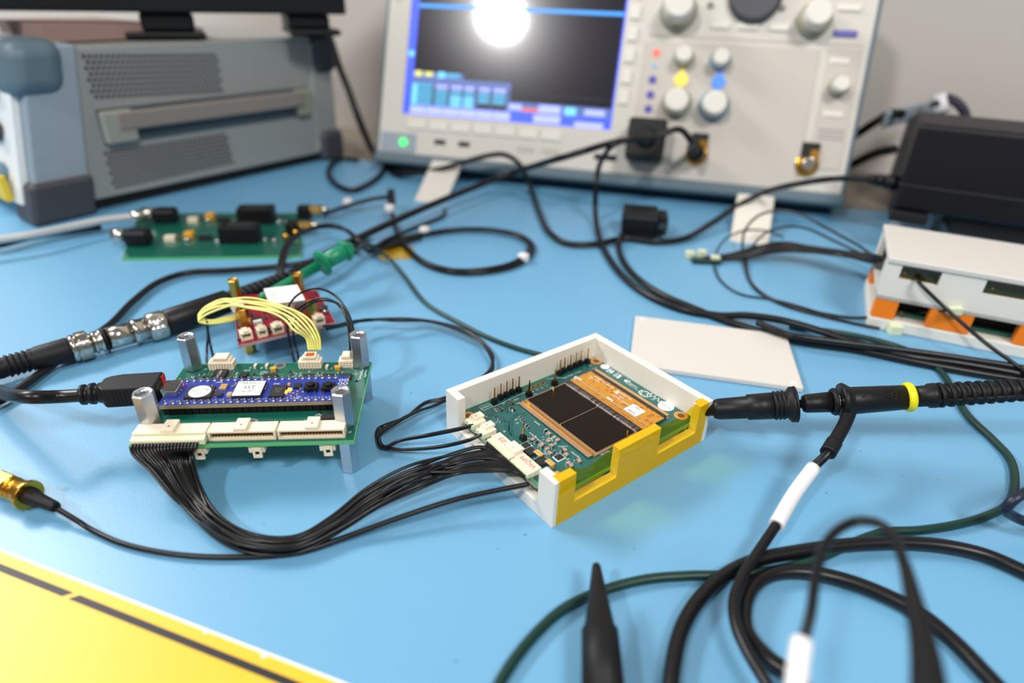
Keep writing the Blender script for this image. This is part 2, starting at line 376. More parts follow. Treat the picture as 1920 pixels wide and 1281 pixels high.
for x in (61.6, 85.4): sbox(x-5.5, x+5.5, 12.3, 16.6, -.3, 1, 'usb_port', dark)
sbox(208, 228, 11.5, 16.5, -.3, 1, 'port_slot', dark)
for x in (145, 168): sbox(x-8, x+8, 13, 18, -1.0, 1, 'menu_button', beige2, .6)
sbox(190, 199, 16.5, 18.5, -.1, .5, 'blue_mark', bluemark)
MB().text('Tektronix', 0, 0, 0, 7, R(90), T=Matrix.Translation((10.5, -.08, 150)) @ Matrix.Rotation(R(90), 4, 'X')).done('brand_lettering', greymark, sc)
def knob(x, z, r, h, skirt, big=False):
    k = MB().lathe((x, .5, z), (0, -1, 0), [(0, r*1.22), (h*.35, r*1.2), (h*.38, r)], 28).done('knob_skirt', skirt, sc)
    MB().lathe((x, .5-h*.3, z), (0, -1, 0), [(0, r), (h*.75, r*.93), (h*.85, r*.8)], 28).done('knob_cap', knobm, k)
knob(262.9, 136.9, 12.5, 22, knobo); knob(370.7, 135.2, 11, 20, knobo)
knob(272.9, 101, 7, 14, knobo); knob(303, 100.5, 7, 14, knobb)
knob(272.5, 63.8, 10.5, 16, knobo); knob(303.7, 63.7, 10.5, 16, knobb); knob(398.4, 85.1, 6.5, 14, knobo)
MB().lathe((322.6, .5, 151.5), (0, -1, 0), [(0, 21), (5, 21), (6, 17)], 36).done('jog_dial', dgrey, sc)
for z, m in ((104, btn_red), (93, bluemark), (82, btn_pur), (69.5, btn_pur), (57.7, btn_pur), (45, btn_pur)):
    MB().lathe((249.5, .2, z), (0, -1, 0), [(0, 3.6 if m != bluemark else 1.8), (1.6, 3.4 if m != bluemark else 1.6)]).done('round_button', m, sc)
for x, m in ((273.4, btn_yel), (304.5, btn_blue)):
    MB().box(x-1.8, x+1.8, -1.3, 0, 66, 99).done('channel_stripe', m, sc)
    MB().lathe((x, -.5, 83.5), (0, -1, 0), [(0, 6.2), (1.8, 5.8)], 8).done('channel_button', m, sc)
for x, z in ((298.3, 128.7), (321, 129), (345, 129.1)): sbox(x-8, x+8, z-3, z+3, -1.8, 1, 'menu_button', knobm, 1)
for x, z, l in ((396.6, 126.6, 9), (396.1, 105.7, 8), (399, 64.1, 8), (396, 146, 9)): sbox(x-l, x+l, z-2.6, z+2.6, -1.6, 1, 'menu_button', knobm if z < 120 or z > 140 else btn_pur, 1)
for x in (345, 288): MB().lathe((x, .4, 144), (0, -1, 0), [(0, 3), (1.4, 2.7)]).done('round_button', greymark, sc)
sbox(258, 264, 29, 33, -1.0, 0, 'blue_mark', bluemark)
for k in range(3): sbox(390, 410, 44+k*3.4, 45+k*3.4, -.95, 0, 'small_print', greymark)
def bnc(x, z, plug=True):
    b_ = sbox(x-6.5, x+8, z+5, z+18, -2, 1, 'connector_block', rubber, .6)
    g = MB().lathe((x, 0, z), (0, -1, 0), [(0, 9.5), (1.5, 9.5), (2, 7.5)], 28).done('probe_socket_ring', gold, sc)
    MB().box(x+1, x+8, -2.6, -1.8, z+5, z+12).done('contact_plate', gold, b_)
    MB().lathe((x, -1.5, z), (0, -1, 0), [(0, 5), (9, 5), (9.3, 4)], 20).done('socket_barrel', steel, g)
bnc(296, 23); bnc(386, 22.5)
# channel one carries a black probe interface box
pb = MB(); pb.box(236, 268, -26, 0, 12, 46).done('input_adapter', black, sc, 3)
MB().lathe((252, -25, 30), (0, -1, 0), [(0, 9), (3, 8.5), (8, 6)], 20).done('input_adapter_nose', rubber, sc)
# flip-out feet
for (u, v), (u2, v2) in (((804, 380), (838, 303)), ((1405, 457), (1418, 366))):
    Pb = at(u, v, 0); Pt = at(u2, v2, 19); hw = A*14; th = Vector((-wn.x, -wn.y, .4))*4
    MB().hexa([Pb-hw, Pb+hw, Pb+hw-th, Pb-hw-th], [Pt-hw*1.05, Pt+hw*1.05, Pt+hw*1.05-th, Pt-hw*1.05-th]).done('flip_foot', knobm, sc, 1, world=True)

# ================================================================== GREY INSTRUMENT AT LEFT
th_ = R(54.8); e1 = Vector((math.cos(th_), math.sin(th_), 0)); e2 = Vector((-e1.y, e1.x, 0)); o1 = Vector((-351, 441, 0))
gi = thing('bench_instrument', 'grey bench instrument with vented side and recessed carry handle at the left', 'instrument', o1, th_)
LN = 24                                                     # how far the front leans back over its height
def gx(x, h): return x+LN*h/118*(1-x/300)
def slab(x0, x1, y0, y1, h0, h1, name, m, bev=0, parent=gi):
    Bm = [(gx(x0, h0), y0, h0), (gx(x1, h0), y0, h0), (gx(x1, h0), y1, h0), (gx(x0, h0), y1, h0)]
    Tm = [(gx(x0, h1), y0, h1), (gx(x1, h1), y0, h1), (gx(x1, h1), y1, h1), (gx(x0, h1), y1, h1)]
    return MB().hexa(Bm, Tm).done(name, m, parent, bev)
slab(34, 262, 0, 260, 9, 116, 'case', greyp, 1)
slab(-4, 34, -3, 262, 10, 119, 'front_bezel', lgreyp, 2)
slab(-10, -4, 6, 258, 14, 116, 'front_panel', sticker, 1)
slab(-14, 26, -8, 30, 86, 123, 'corner_bumper', teal, 12)
slab(-8, 36, -7, 26, 0, 30, 'corner_bumper', dgrey, 4)
slab(256, 284, -7, 26, 84, 119, 'corner_bumper', dgrey, 7); slab(256, 284, -7, 26, 0, 30, 'corner_bumper', dgrey, 6); slab(252, 280, -2, 250, 10, 112, 'rear_cover', greyp, 3)
slab(36, 255, 4, 250, 2, 9, 'base_strip', dark)  # black strip filling the space under the case
P0 = o1; ns = -e2
def sp(u, v): p = onplane(u, v, o1+e2*0, ns); q_ = p-o1; return q_.dot(e1), q_.z
def zoom5(a, b_): return a/2.743, b_/2.743
for (uv0, uv1, uv2, uv3) in (((430, 290), (1125, 285), (1150, 465), (480, 500)), ((545, 790), (1170, 690), (1205, 830), (590, 965))):
    c4 = [sp(*zoom5(*q_)) for q_ in (uv0, uv1, uv2, uv3)]
    hm = MB(); nx, nz_ = 26, 8
    for i in range(nx):
        for j in range(nz_):
            a = (i+.5*(j % 2))/nx; c2 = j/(nz_-1)
            top = [c4[0][k]*(1-a)+c4[1][k]*a for k in (0, 1)]; bt = [c4[3][k]*(1-a)+c4[2][k]*a for k in (0, 1)]
            x = top[0]*(1-c2)+bt[0]*c2; z = top[1]*(1-c2)+bt[1]*c2
            hm.lathe((x, .6, z), (0, -1, 0), [(0, 1.7), (.75, 1.7)], 8, False)
    hm.done('vent_holes', hole_m, gi)['kind'] = 'stuff'
h4 = [sp(*zoom5(*q_)) for q_ in ((490, 570), (1575, 450), (1580, 590), (545, 745))]
hx0, hx1 = h4[0][0], h4[1][0]; zc0 = (h4[0][1]+h4[3][1])/2; zc1 = (h4[1][1]+h4[2][1])/2
def bar(xa, xb, dz0, dz1, y0, y1, name, m, bev=0):
    f0 = zc0+(zc1-zc0)*(xa-hx0)/(hx1-hx0); f1 = zc0+(zc1-zc0)*(xb-hx0)/(hx1-hx0)
    MB().hexa([(xa, y0, f0+dz0), (xb, y0, f1+dz0), (xb, y1, f1+dz0), (xa, y1, f0+dz0)], [(xa, y0, f0+dz1), (xb, y0, f1+dz1), (xb, y1, f1+dz1), (xa, y1, f0+dz1)]).done(name, m, gi, bev)
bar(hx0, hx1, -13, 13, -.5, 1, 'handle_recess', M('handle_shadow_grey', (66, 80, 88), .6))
bar(hx0+10, hx1-8, -3, 11, -8, -3, 'handle_grip', M('handle_taupe', (140, 130, 122), .5), 2)
bar(hx0, hx0+24, -12, 12, -7, 0, 'handle_cap', M('handle_cap_grey', (150, 152, 142), .5), 2); bar(hx1-16, hx1, -12, 12, -6, 0, 'handle_cap', knobo, 2)
for i in range(9):
    MB().lathe((gx(0, 40+(i % 3)*30)-10, 30+45*(i//3), 35+(i % 3)*28), (-1, 0, -.2), [(0, 7), (8, 6.5), (9, 5)], 20).done('knob', dgrey if i % 2 else knobb, gi)
MB().box(-11.5, -8, 16, 32, 16, 34).done('caution_label', yelmark, gi)

# black instrument standing over it, only its underside edge in the frame
Pm = onplane(640, 34, along(edge0, 0, 20), wn)
bm = thing('monitor', 'black monitor base with two feet standing on the grey instrument', 'monitor', (0, 0, 0))
Q0 = atd(650, 28, 560); Q1 = atd(-260, 22, 430)
dx = (Q0-Q1).normalized(); dx.z = 0; dx.normalize(); dy = Vector((-dx.y, dx.x, 0))
z0 = Q0.z; L_ = (Q0-Q1).length
def mb(a0, a1, b0, b1, z0_, z1_, name, m, bev=2, parent=bm):
    P = lambda a, b_, z: Vector((Q0.x, Q0.y, 0))-dx*a+dy*b_+Vector((0, 0, z))
    return MB().hexa([P(a1, b0, z0_), P(a0, b0, z0_), P(a0, b1, z0_), P(a1, b1, z0_)], [P(a1, b0, z1_), P(a0, b0, z1_), P(a0, b1, z1_), P(a1, b1, z1_)]).done(name, m, parent, bev, world=True)
mb(0, L_, 0, 40, z0, z0+160, 'housing', black)
mb(14, 50, 6, 50, z0-12, z0, 'foot', black, 3); mb(125, 165, 6, 50, z0-14, z0, 'foot', black, 3); mb(118, 178, 0, 60, z0-19, z0-14, 'foot_plate', black, 2)
mb(6, 50, 0, 55, z0-17, z0-12, 'foot_plate', black, 2)
cbp = [o1+e1*52+e2*34, o1+e1*128+e2*34, o1+e1*128+e2*120, o1+e1*52+e2*120]
tag(MB().prism(cbp, 117.5, min(129, z0-1)).done('cardboard_folder', cardb), 'pinkish brown cardboard folder lying on the grey instrument', 'folder')

# ================================================================== RIGHT REAR: grey chassis, power brick
ch = thing('instrument_tray', 'teal-grey metal chassis behind the black power brick', 'instrument')
a0 = at(1668, 452, 0); a0.z = 0
cd_ = wd; cn = wn
def cbx(a0_, a1_, b0, b1, z0_, z1_, name, m, bev=1.5):
    P = lambda a, b_, z: a0+cd_*a+cn*b_+Vector((0, 0, z))
    return MB().hexa([P(a0_, b0, z0_), P(a1_, b0, z0_), P(a1_, b1, z0_), P(a0_, b1, z0_)], [P(a0_, b0, z1_), P(a1_, b0, z1_), P(a1_, b1, z1_), P(a0_, b1, z1_)]).done(name, m, ch, bev, world=True)
cbx(30, 400, -22, 60, 10, 20, 'base', lgreyp); cbx(34, 400, 84, 160, 2, 72, 'case', M('chassis_teal_grey', (92, 106, 108), .5)); cbx(0, 24, -6, 14, 2, 30, 'front_corner', lgreyp, 3)
cbx(30, 400, -10, 60, 2, 10, 'base_gap', dteal)
ps = thing('power_brick', 'large black power brick resting on the teal-grey chassis at right', 'power supply')
f0 = atd(1697, 232, 452); f1 = atd(1672, 388, 452); z_b = max(20, f1.z)
base = Vector((f1.x, f1.y, 0)); _by = -.45; bx_ = Vector((math.cos(_by), math.sin(_by), 0)); by_ = Vector((-bx_.y, bx_.x, 0))
def pbx(a0_, a1_, b0, b1, z0_, z1_, name, m, bev):
    P = lambda a, b_, z: base+bx_*a+by_*b_+Vector((0, 0, z))
    return MB().hexa([P(a0_, b0, z0_), P(a1_, b0, z0_), P(a1_, b1, z0_), P(a0_, b1, z0_)], [P(a0_, b0, z1_), P(a1_, b0, z1_), P(a1_, b1, z1_), P(a0_, b1, z1_)]).done(name, m, ps, bev, world=True)
ztop = z_b+58
pbx(0, 135, 0, 60, z_b-2, ztop, 'housing', M('brick_black', (22, 19, 23), .5, spec=.3), 4)
pbx(-.3, 135.3, -.3, 60.3, z_b+16, z_b+17, 'seam', M('brick_seam', (44, 42, 46), .5), .3)
pbx(40, 120, 6, 50, 20, z_b-2, 'rubber_foot', dark, 1)
pbx(0, 24, -5, 30, z_b-9, z_b-2, 'cable_block', dark, 1)
ic = path([(1645, 338, None, 455), (1672, 342, None, 455)])
sr = MB().lathe(ic[0]-(ic[1]-ic[0])*.6, ic[1]-ic[0], [(0, 3), (3, 4), (3.2, 3), (6, 3), (6.2, 4.4), (9, 4.4), (9.2, 3.4), (12, 3.4), (12.2, 5), (20, 5.5)], 16).done('strain_relief', black, ps, world=True)

# ================================================================== WIRE TOOL
def cable(name, label, cat, pts, r, m, group=None, ends=None, k=8, n=8, parent=None, world_pts=None):
    P = smooth(world_pts or path(pts), k)
    b_ = MB().tube(P, r, n)
    if parent is not None: return b_.done(name, m, parent, world=True)
    return tag(b_.done(name, m), label, cat, group)
def cable_thing(name, label, cat, pts, r, m, k=8, n=8, part='wire', group=None):
    P = path(pts); t_ = thing(name, label, cat, (P[0].x, P[0].y, 0), 0, group)
    MB().tube(smooth(P, k), r, n).done(part, m, t_, world=True); return t_
#SPLIT

# ================================================================== FPGA CARRIER BOARD
FB = Fr(-135.9, 173.6, .0943); ZB = 17.9; BW, BD = 79.5, 55.5
fb = thing('carrier_board', 'green carrier circuit board standing on silver hex standoffs', 'circuit board', FB.o, FB.yaw)
def board(t_, poly, z0_, z1_, top, edge, name='circuit_board', ins=.25):
    b_ = MB(); b_.prism(poly, z0_, z1_-.05); b_.m = 1
    cx = sum(p[0] for p in poly)/len(poly); cy = sum(p[1] for p in poly)/len(poly)
    b_.prism([(p[0]-ins*(1 if p[0] > cx else -1), p[1]-ins*(1 if p[1] > cy else -1)) for p in poly], z1_-.06, z1_)
    return b_.done(name, [edge, top], t_)
rect = lambda x0, x1, y0, y1: [(x0, y0), (x1, y0), (x1, y1), (x0, y1)]
board(fb, rect(0, BW, 0, BD), ZB-1.7, ZB, pcbg, pcbe)
def standoff(r, h, m, parent, loc, n=6, name='standoff', rot=.3):
    b_ = MB(); V = []; prof = [(0, r*.9), (.5, r), (h-.5, r), (h, r*.86), (h, r*.5), (h-2.5, r*.45)]
    b_.lathe((0, 0, 0), (0, 0, 1), prof[:4], 6, False)
    # open threaded bore
    b2 = MB(); V = []; F = []
    for k in range(18): a = 2*math.pi*k/18; V.append((r*.86*math.cos(a)*.97, r*.86*math.sin(a)*.97, h+.01))
    for k in range(18): a = 2*math.pi*k/18; V.append((r*.5*math.cos(a), r*.5*math.sin(a), h+.01))
    for k in range(18): a = 2*math.pi*k/18; V.append((r*.42*math.cos(a), r*.42*math.sin(a), h-.9))
    b_.f.pop(); b_.mi.pop(); b_.sm.pop()
    b_.add(V, [(k, (k+1) % 18, 18+(k+1) % 18, 18+k) for k in range(18)]+[(18+k, 18+(k+1) % 18, 36+(k+1) % 18, 36+k) for k in range(18)], True)
    b_.m = 1; b_.add([v for v in V[36:]], [tuple(range(18))])
    o = b_.done(name, [m, hole_m], parent); o.location = Vector(loc)*S; o.rotation_euler = (0, 0, rot); return o
s0 = standoff(3.85, 16.0, alu, fb, (4.6, 10.5, ZB))
for p in ((4.6, BD-3.4), (BW-4.8, 9.6), (BW-4.2, BD-3.2)): rep(s0, (p[0], p[1], ZB), rz=.3)
s1 = standoff(3.85, ZB-1.7, alu, fb, (BW-3.6, 2.6+3, 0))
for p in ((4.6, BD-3.4), (4.6, 10.5), (BW-4.2, BD-3.2)): rep(s1, (p[0], p[1], 0), rz=.3)
# three wide sockets on the front edge
def socket(t_, x0, x1, y0, y1, z, h, tabx, name='wide_socket', plugged=False, wall=.7, npin=20):
    b_ = MB()
    b_.box(x0, x1, y0, y1, z+h-wall, z+h); b_.box(x0, x1, y0, y1, z, z+wall); b_.box(x0, x0+wall, y0, y1, z+wall, z+h-wall); b_.box(x1-wall, x1, y0, y1, z+wall, z+h-wall)
    b_.box(x0+wall, x1-wall, y1-.8, y1, z+wall, z+h-wall)
    o = b_.done(name, cream, t_, 0)
    tb = MB().box(tabx-2.3, tabx+2.3, y0+.1, y1+1.0, z+h, z+h+1.2).done('latch_tab', cream, o, .15)
    MB().box(tabx-.35, tabx+.35, y0+2.3, y0+2.9, z+h+1.2, z+h+1.25).done('latch_slot', hole_m, o)
    b_ = MB()
    if not plugged:
        for k in range(npin):
            x = x0+1.3+(x1-x0-2.6)*k/(npin-1)
            b_.box(x-.2, x+.2, y0+.8, y1-.6, z+h*.32-.1, z+h*.32+.2); b_.box(x-.2, x+.2, y0+.8, y1-.6, z+h*.68-.1, z+h*.68+.2)
        b_.box(x0+wall, x1-wall, y1-1.1, y1-.8, z+wall, z+h-wall)
        b_.done('contact_row', gold, o)
    return o
socket(fb, 1.6, 26.8, 1.7, 7.4, ZB, 4.0, 13.6, plugged=True)
socket(fb, 27.4, 51.2, 1.7, 7.4, ZB, 4.0, 38.9); socket(fb, 52.0, 76.0, 1.7, 7.4, ZB, 4.0, 64.2)
# small sockets along the back edge, seen from behind
def rear_socket(x0, x1, y0, n, cut=None):
    b_ = MB(); b_.box(x0, x1, y0, y0+4.6, ZB, ZB+3.4); b_.box(x0+1.2, x1-1.2, y0+1, y0+5.2, ZB+3.4, ZB+4.3)
    o = b_.done('rear_socket', cream, fb, .2)
    xm = (x0+x1)/2; w_ = (x1-x0)*.27
    MB().box(xm-w_, xm+w_, y0+.6, y0+5.5, ZB+4.3, ZB+5.4).done('latch_tab', cream, o, .15)
    b2 = MB()
    for r_ in range(2):
        for k in range(n): x = x0+1.1+(x1-x0-2.2)*k/(n-1); b2.box(x-.28, x+.28, y0-.06, y0+.1, ZB+.8+r_*1.2, ZB+1.4+r_*1.2)
    b2.done('socket_cells', ceram, o)
    b3 = MB()
    for k in range(n): x = x0+1.0+(x1-x0-2.0)*k/(n-1); b3.box(x-.18, x+.18, y0-1.5, y0, ZB, ZB+.3)
    b3.done('solder_legs', solder, o)
    return o
r1 = rear_socket(11.4, 21.8, 50.2, 8); r2 = rear_socket(48.9, 58.6, 50.2, 7); r3 = rear_socket(66, 72.2, 50.4, 4)
MB().box(52.1, 55.6, 51.6, 54.6, ZB+5.4, ZB+5.5).done('polyimide_patch', M('orange_patch', (196, 78, 22), .35), r2)
# chips with legs
def chip(t_, cx, cy, z, w_, d_, h, legs='y', n=8, label=None, m=epoxy, name='chip', rot=0):
    b_ = MB(); b_.box(-w_/2, w_/2, -d_/2, d_/2, .15, h, .12)
    if legs:
        b_.m = 1
        for k in range(n):
            if legs == 'y':
                x = -w_/2+w_*(k+.5)/n
                for s in (-1, 1): b_.box(x-.16, x+.16, min(s*d_/2, s*(d_/2+.9)), max(s*d_/2, s*(d_/2+.9)), 0, .35)
            else:
                y = -d_/2+d_*(k+.5)/n
                for s in (-1, 1): b_.box(min(s*w_/2, s*(w_/2+.9)), max(s*w_/2, s*(w_/2+.9)), y-.16, y+.16, 0, .35)
    if label: b_.m = 2; b_.text(label, 0, 0, h+.02, d_*.3 if legs == 'y' else w_*.3, 0 if legs == 'y' else R(90))
    o = b_.done(name, [m, solder, silk], t_); o.location = Vector((cx, cy, z))*S; o.rotation_euler = (0, 0, rot); return o
chip(fb, 17.8, 44.3, ZB, 5.2, 8.2, 1.7, 'x', 8, 'LTC2620')
chip(fb, 27.4, 45.0, ZB, 3.2, 3.6, 1.1, 'y', 4); chip(fb, 38.6, 42.8, ZB, 6.0, 4.2, 1.3, 'y', 8)
for x in (54.6, 62.6, 70.0): chip(fb, x, 42.4, ZB, 5.4, 3.8, 1.2, 'y', 6)
chip(fb, 68.3, 13.9, ZB, 6.4, 3.6, 1.3, 'y', 9)
def smd(t_, x, y, z, w_, d_, h, m, name, rot=0):
    b_ = MB(); b_.box(-w_*.32, w_*.32, -d_/2, d_/2, 0, h); b_.m = 1
    b_.box(-w_/2, -w_*.32, -d_/2, d_/2, 0, h*1.02); b_.box(w_*.32, w_/2, -d_/2, d_/2, 0, h*1.02)
    o = b_.done(name, [m, solder], t_); o.location = Vector((x, y, z))*S; o.rotation_euler = (0, 0, rot); return o
tc_ = smd(fb, 38.7, 49.0, ZB, 3.4, 1.9, 1.5, tant, 'tantalum_capacitor'); rep(tc_, (65.6, 50.0-.5, ZB))
ca = smd(fb, 30.4, 52.0, ZB, 1.7, 2.6, 1.3, M('pale_capacitor', (214, 200, 178), .5), 'ceramic_capacitor', 0)
rep(ca, (35.2, 52.0, ZB)); rep(ca, (61.0, 50.4, ZB))
rs = smd(fb, 8, 44, ZB, 1.6, .9, .5, resm, 'resistor')
for p in ((9.5, 47), (11.5, 44.6), (22.5, 47), (23, 43.6), (31, 43.5), (31.5, 46.2), (46, 43.4), (47.3, 45.6), (49.5, 43.4), (46, 47.8), (58.7, 46.2), (67, 46.8), (73.5, 47), (58.5, 43), (9.5, 41.8), (13, 41.4), (63.6, 17.6), (75, 40)):
    rep(rs, (p[0], p[1], ZB), rz=random.choice((0, R(90))))
for x, y in ((40.3, 53.0), (39.3, 12.4)):
    hm = MB().lathe((x, y, ZB-.02), (0, 0, 1), [(0, 2.6), (.12, 2.6)], 24); hm.m = 1; hm.lathe((x, y, ZB+.08), (0, 0, 1), [(0, 1.5), (.1, 1.5)], 20).done('mounting_hole', [alu, dgrey], fb)
# silkscreen on the carrier
sk = MB(); z = ZB+.02
for tx, x, y, sz, r_ in (('J4', 9.8, 51, 1.3, 0), ('R17', 27.5, 49.4, 1.5, 0), ('C23', 34.8, 47.9, 1.6, 0), ('C18', 34.8, 46.2, 1.5, 0), ('U5', 6.8, 45, 1.5, 0), ('C9', 11, 43, 1.3, 0), ('J1', 54, 47.8, 1.5, 0), ('TP1', 63.0, 50.2, 1.1, R(90)), ('C8', 66.9, 47.2, 1.2, R(90)), ('C2', 71.5, 49.6, 1.3, 0), ('C3', 74, 45.3, 1.2, R(90)), ('C74', 63.6, 16.2, 1.5, 0), ('R2', 33, 51.4, 1.2, R(90)), ('C1', 28.3, 51.6, 1.2, R(90)), ('J3', 77.3, 5, 1.5, 0), ('AstroPIX', 78.0, 45.5, 1.5, R(-90)), ('FPGA Board', 76.2, 45.2, 1.5, R(-90)), ('C12', 24.4, 44.4, 1.2, R(90)), ('R22', 20.8+3, 47.2, 1.2, R(90)), ('U2', 58.4, 44.3, 1.2, 0)):
    sk.text(tx, x, y, z, sz, r_)
for k in range(5): sk.text('R%d' % (12+k), 48.4+.0*k, 41.5+k*1.25, z, 1.0, 0); sk.text('R%d' % (3+k), 50.6, 41.5+k*1.25, z, 1.0, 0)
for x0, x1, y0, y1 in ((8.4, 10.6, 46.2, 47.8), (30, 32.1, 42.7, 44.3), (66, 68.1, 46, 47.6), (57.6, 59.8, 45.4, 47)):
    for a in ((x0, x1, y0, y0+.15), (x0, x1, y1-.15, y1), (x0, x0+.15, y0, y1), (x1-.15, x1, y0, y1)): sk.box(a[0], a[1], a[2], a[3], z-.02, z)
sk.done('silkscreen', silk, fb)
tr = MB(); random.seed(3)
for i in range(26):
    x = random.uniform(10, 66); y = random.uniform(8.6, 11.5); a = R(random.choice((120, 135, 140))); l = random.uniform(1, 3.4)
    d = Vector((math.cos(a), math.sin(a), 0)); nn = Vector((-d.y, d.x, 0))*.09; p = Vector((x, y, ZB+.015))
    tr.add([p-nn, p+d*l-nn, p+d*l+nn, p+nn], [(0, 1, 2, 3)])
    tr.lathe(p+d*l-Vector((0, 0, .01)), (0, 0, 1), [(0, .3), (.03, .3)], 8)
for i in range(30):
    x = random.uniform(8, 74); y = random.uniform(41, 50); l = random.uniform(2, 7); h_ = i % 2
    tr.box(x, x+(l if h_ else .16), y, y+(.16 if h_ else l*.5), ZB, ZB+.015)
tr.done('traces', M('bare_trace', (120, 176, 120), .4), fb)['kind'] = 'stuff'
# sockets hanging under the board
for x in (23.5, 44.0, 69.5):
    o_ = MB().box(x-3.2, x+2.6, 1, 7, ZB-5.4, ZB-1.7).done('underside_socket', cream, fb, .2)
    b_ = MB(); b_.box(x-1.6, x-.8, .2, 1, ZB-7.2, ZB-2.6); b_.box(x+.8, x+1.6, .2, 1, ZB-7.2, ZB-2.6); b_.box(x-.8, x+.8, .2, 1, ZB-7.2, ZB-6.0); b_.box(x-.8, x+.8, .2, 1, ZB-4.2, ZB-2.6)
    b_.done('latch_tab', cream, o_)
    MB().box(x-.8, x+.8, .8, .98, ZB-6.0, ZB-4.2).done('latch_slot', dark, o_)
# ---- plug-in module (blue) in its black header strips
ZM = 22.6; mz = ZM-ZB
m0, m1_, m2_ = at(310.5, 757.3, ZM), at(618.4, 749.0, ZM), at(339.6, 715.4, ZM)
myaw = math.atan2(m1_.y-m0.y, m1_.x-m0.x); mpi = (m1_-m0).length/23; mx_ = Vector((math.cos(myaw), math.sin(myaw), 0)); my_ = Vector((-mx_.y, mx_.x, 0)); mrow = (m2_-m0).dot(my_)
morg = m0-mx_*2.7-my_*1.3
md = thing('controller_module', 'long narrow blue controller module plugged on top of the green carrier board', 'circuit board', (morg.x, morg.y, ZB), myaw)
ML = mpi*23+5.4+2.6
board(md, rect(0, ML, 0, mrow+2.7), mz-1.6, mz, pcbb, pcbbe, ins=.1)
hd0 = None
for r_ in (0, 1):
    for k in range(24):
        if hd0 is None: hd0 = MB().box(-mpi*.47, mpi*.47, -.2, 2.2, 0, mz-1.7, .12).done('header_block', black, md); hd0.location = Vector((2.7, .6, 0))*S
        else: rep(hd0, (2.7+k*mpi, .6+r_*(mrow-.6), 0))
pn = MB().lathe((0, 0, 0), (0, 0, 1), [(0, .95), (.35, .7), (.7, .36), (1.35, .3), (1.5, .16)], 10).done('solder_pin', solder, md)
pn.location = Vector((2.7, 1.3, mz))*S
for r_ in (0, 1):
    for k in range(24):
        if r_ == 0 and k == 0: continue
        rep(pn, (2.7+k*mpi, 1.3+r_*mrow, mz))
q1 = FB  # positions below in module coordinates
MI = (Matrix.Translation(Vector((morg.x, morg.y, 0))) @ Matrix.Rotation(myaw, 4, 'Z')).inverted()
def mp(u, v, z=30.5): p = MI @ at(u, v, z); return p.x, p.y
def zl(a, b_): return 250+a/4.465, 680+b_/4.465
def mchip(quad, h, name, m=epoxy, lab=None):
    pts = [mp(*zl(*q_), ZM+h) for q_ in quad]; cx = sum(p[0] for p in pts)/4; cy = sum(p[1] for p in pts)/4
    w_ = ((pts[1][0]-pts[0][0])+(pts[2][0]-pts[3][0]))/2; d_ = ((pts[3][1]-pts[0][1])+(pts[2][1]-pts[1][1]))/2
    return cx, cy, abs(w_), abs(d_)
cx, cy, w1, d1 = mchip([(420, 290), (640, 290), (690, 195), (475, 195)], 1.2, '')
qk = MB().box(cx-w1/2, cx+w1/2, cy-d1/2, cy+d1/2, mz, mz+1.2, .1).done('chip', epoxy, md)
MB().lathe((cx, cy, mz+1.2), (0, 0, 1), [(0, 4.1), (.06, 4.1)], 32).done('round_sticker', sticker, qk)
tq = MB(); tq.text('QC.OK', cx, cy+1.1, mz+1.28, 2.1); tq.text('15', cx, cy-1.6, mz+1.28, 2.3); tq.box(cx-3.9, cx+3.9, cy-.25, cy-.1, mz+1.26, mz+1.28); tq.done('sticker_lettering', greent, qk)
b_ = MB()
for k in range(14):
    a = cx-w1/2+w1*(k+.5)/14; b_.box(a-.12, a+.12, cy-d1/2-.7, cy-d1/2, mz, mz+.2)
    a = cy-d1/2+d1*(k+.5)/14; b_.box(cx+w1/2, cx+w1/2+.7, a-.12, a+.12, mz, mz+.2)
b_.done('chip_legs', solder, qk)
cx, cy, w1, d1 = mchip([(825, 270), (1060, 275), (1110, 155), (880, 150)], 1.7, '')
ak = MB().box(cx-w1/2, cx+w1/2, cy-d1/2, cy+d1/2, mz, mz+1.3).done('chip', epoxy, md, .1)
MB().box(cx-w1/2+.1, cx+w1/2-.1, cy-d1/2+.1, cy+d1/2-.1, mz+1.3, mz+1.7).done('white_chip_label', sticker, ak, .1)
ta = MB(); zt = mz+1.72
ta.text('ARTIX-7', cx, cy+d1*.34, zt, 2.0); ta.text('35T', cx, cy+d1*.03, zt, 3.0); ta.text('cpg236-1', cx, cy-d1*.22, zt, 1.7)
for a in ((cx-w1*.43, cx+w1*.43, cy-d1*.36, cy-d1*.35), (cx-w1*.43, cx-w1*.42, cy-d1*.36, cy+d1*.44), (cx+w1*.42, cx+w1*.43, cy-d1*.36, cy+d1*.44)): ta.box(*a, zt-.03, zt)
ta.done('chip_lettering', blackt, ak)
cx, cy, w1, d1 = mchip([(1125, 275), (1250, 285), (1290, 190), (1170, 185)], 1.0, '')
mk = MB().box(cx-w1/2, cx+w1/2, cy-d1/2, cy+d1/2, mz, mz+1.0).done('chip', epoxy, md, .1)
tm = MB(); [tm.text(s_t, cx, cy+1.5-i*1.2, mz+1.02, 1.0) for i, s_t in enumerate(('25Q32F', 'SIP 04', '1648'))]; tm.done('chip_lettering', greymark, mk)
def mpart(a, b_, w_, d_, h, name, mats, bev=.1):
    x, y = mp(*zl(a, b_), ZM+h/2); o = MB().box(-w_/2, w_/2, -d_/2, d_/2, 0, h).done(name, mats, md, bev); o.location = Vector((x, y, mz))*S; return o
mpart(755, 205, 2.6, 3.6, .9, 'crystal', flexg); mpart(715, 270, 2.8, 2.2, .8, 'chip', epoxy); mpart(805, 270, 1.8, 2.6, 1.2, 'ceramic_capacitor', ceram)
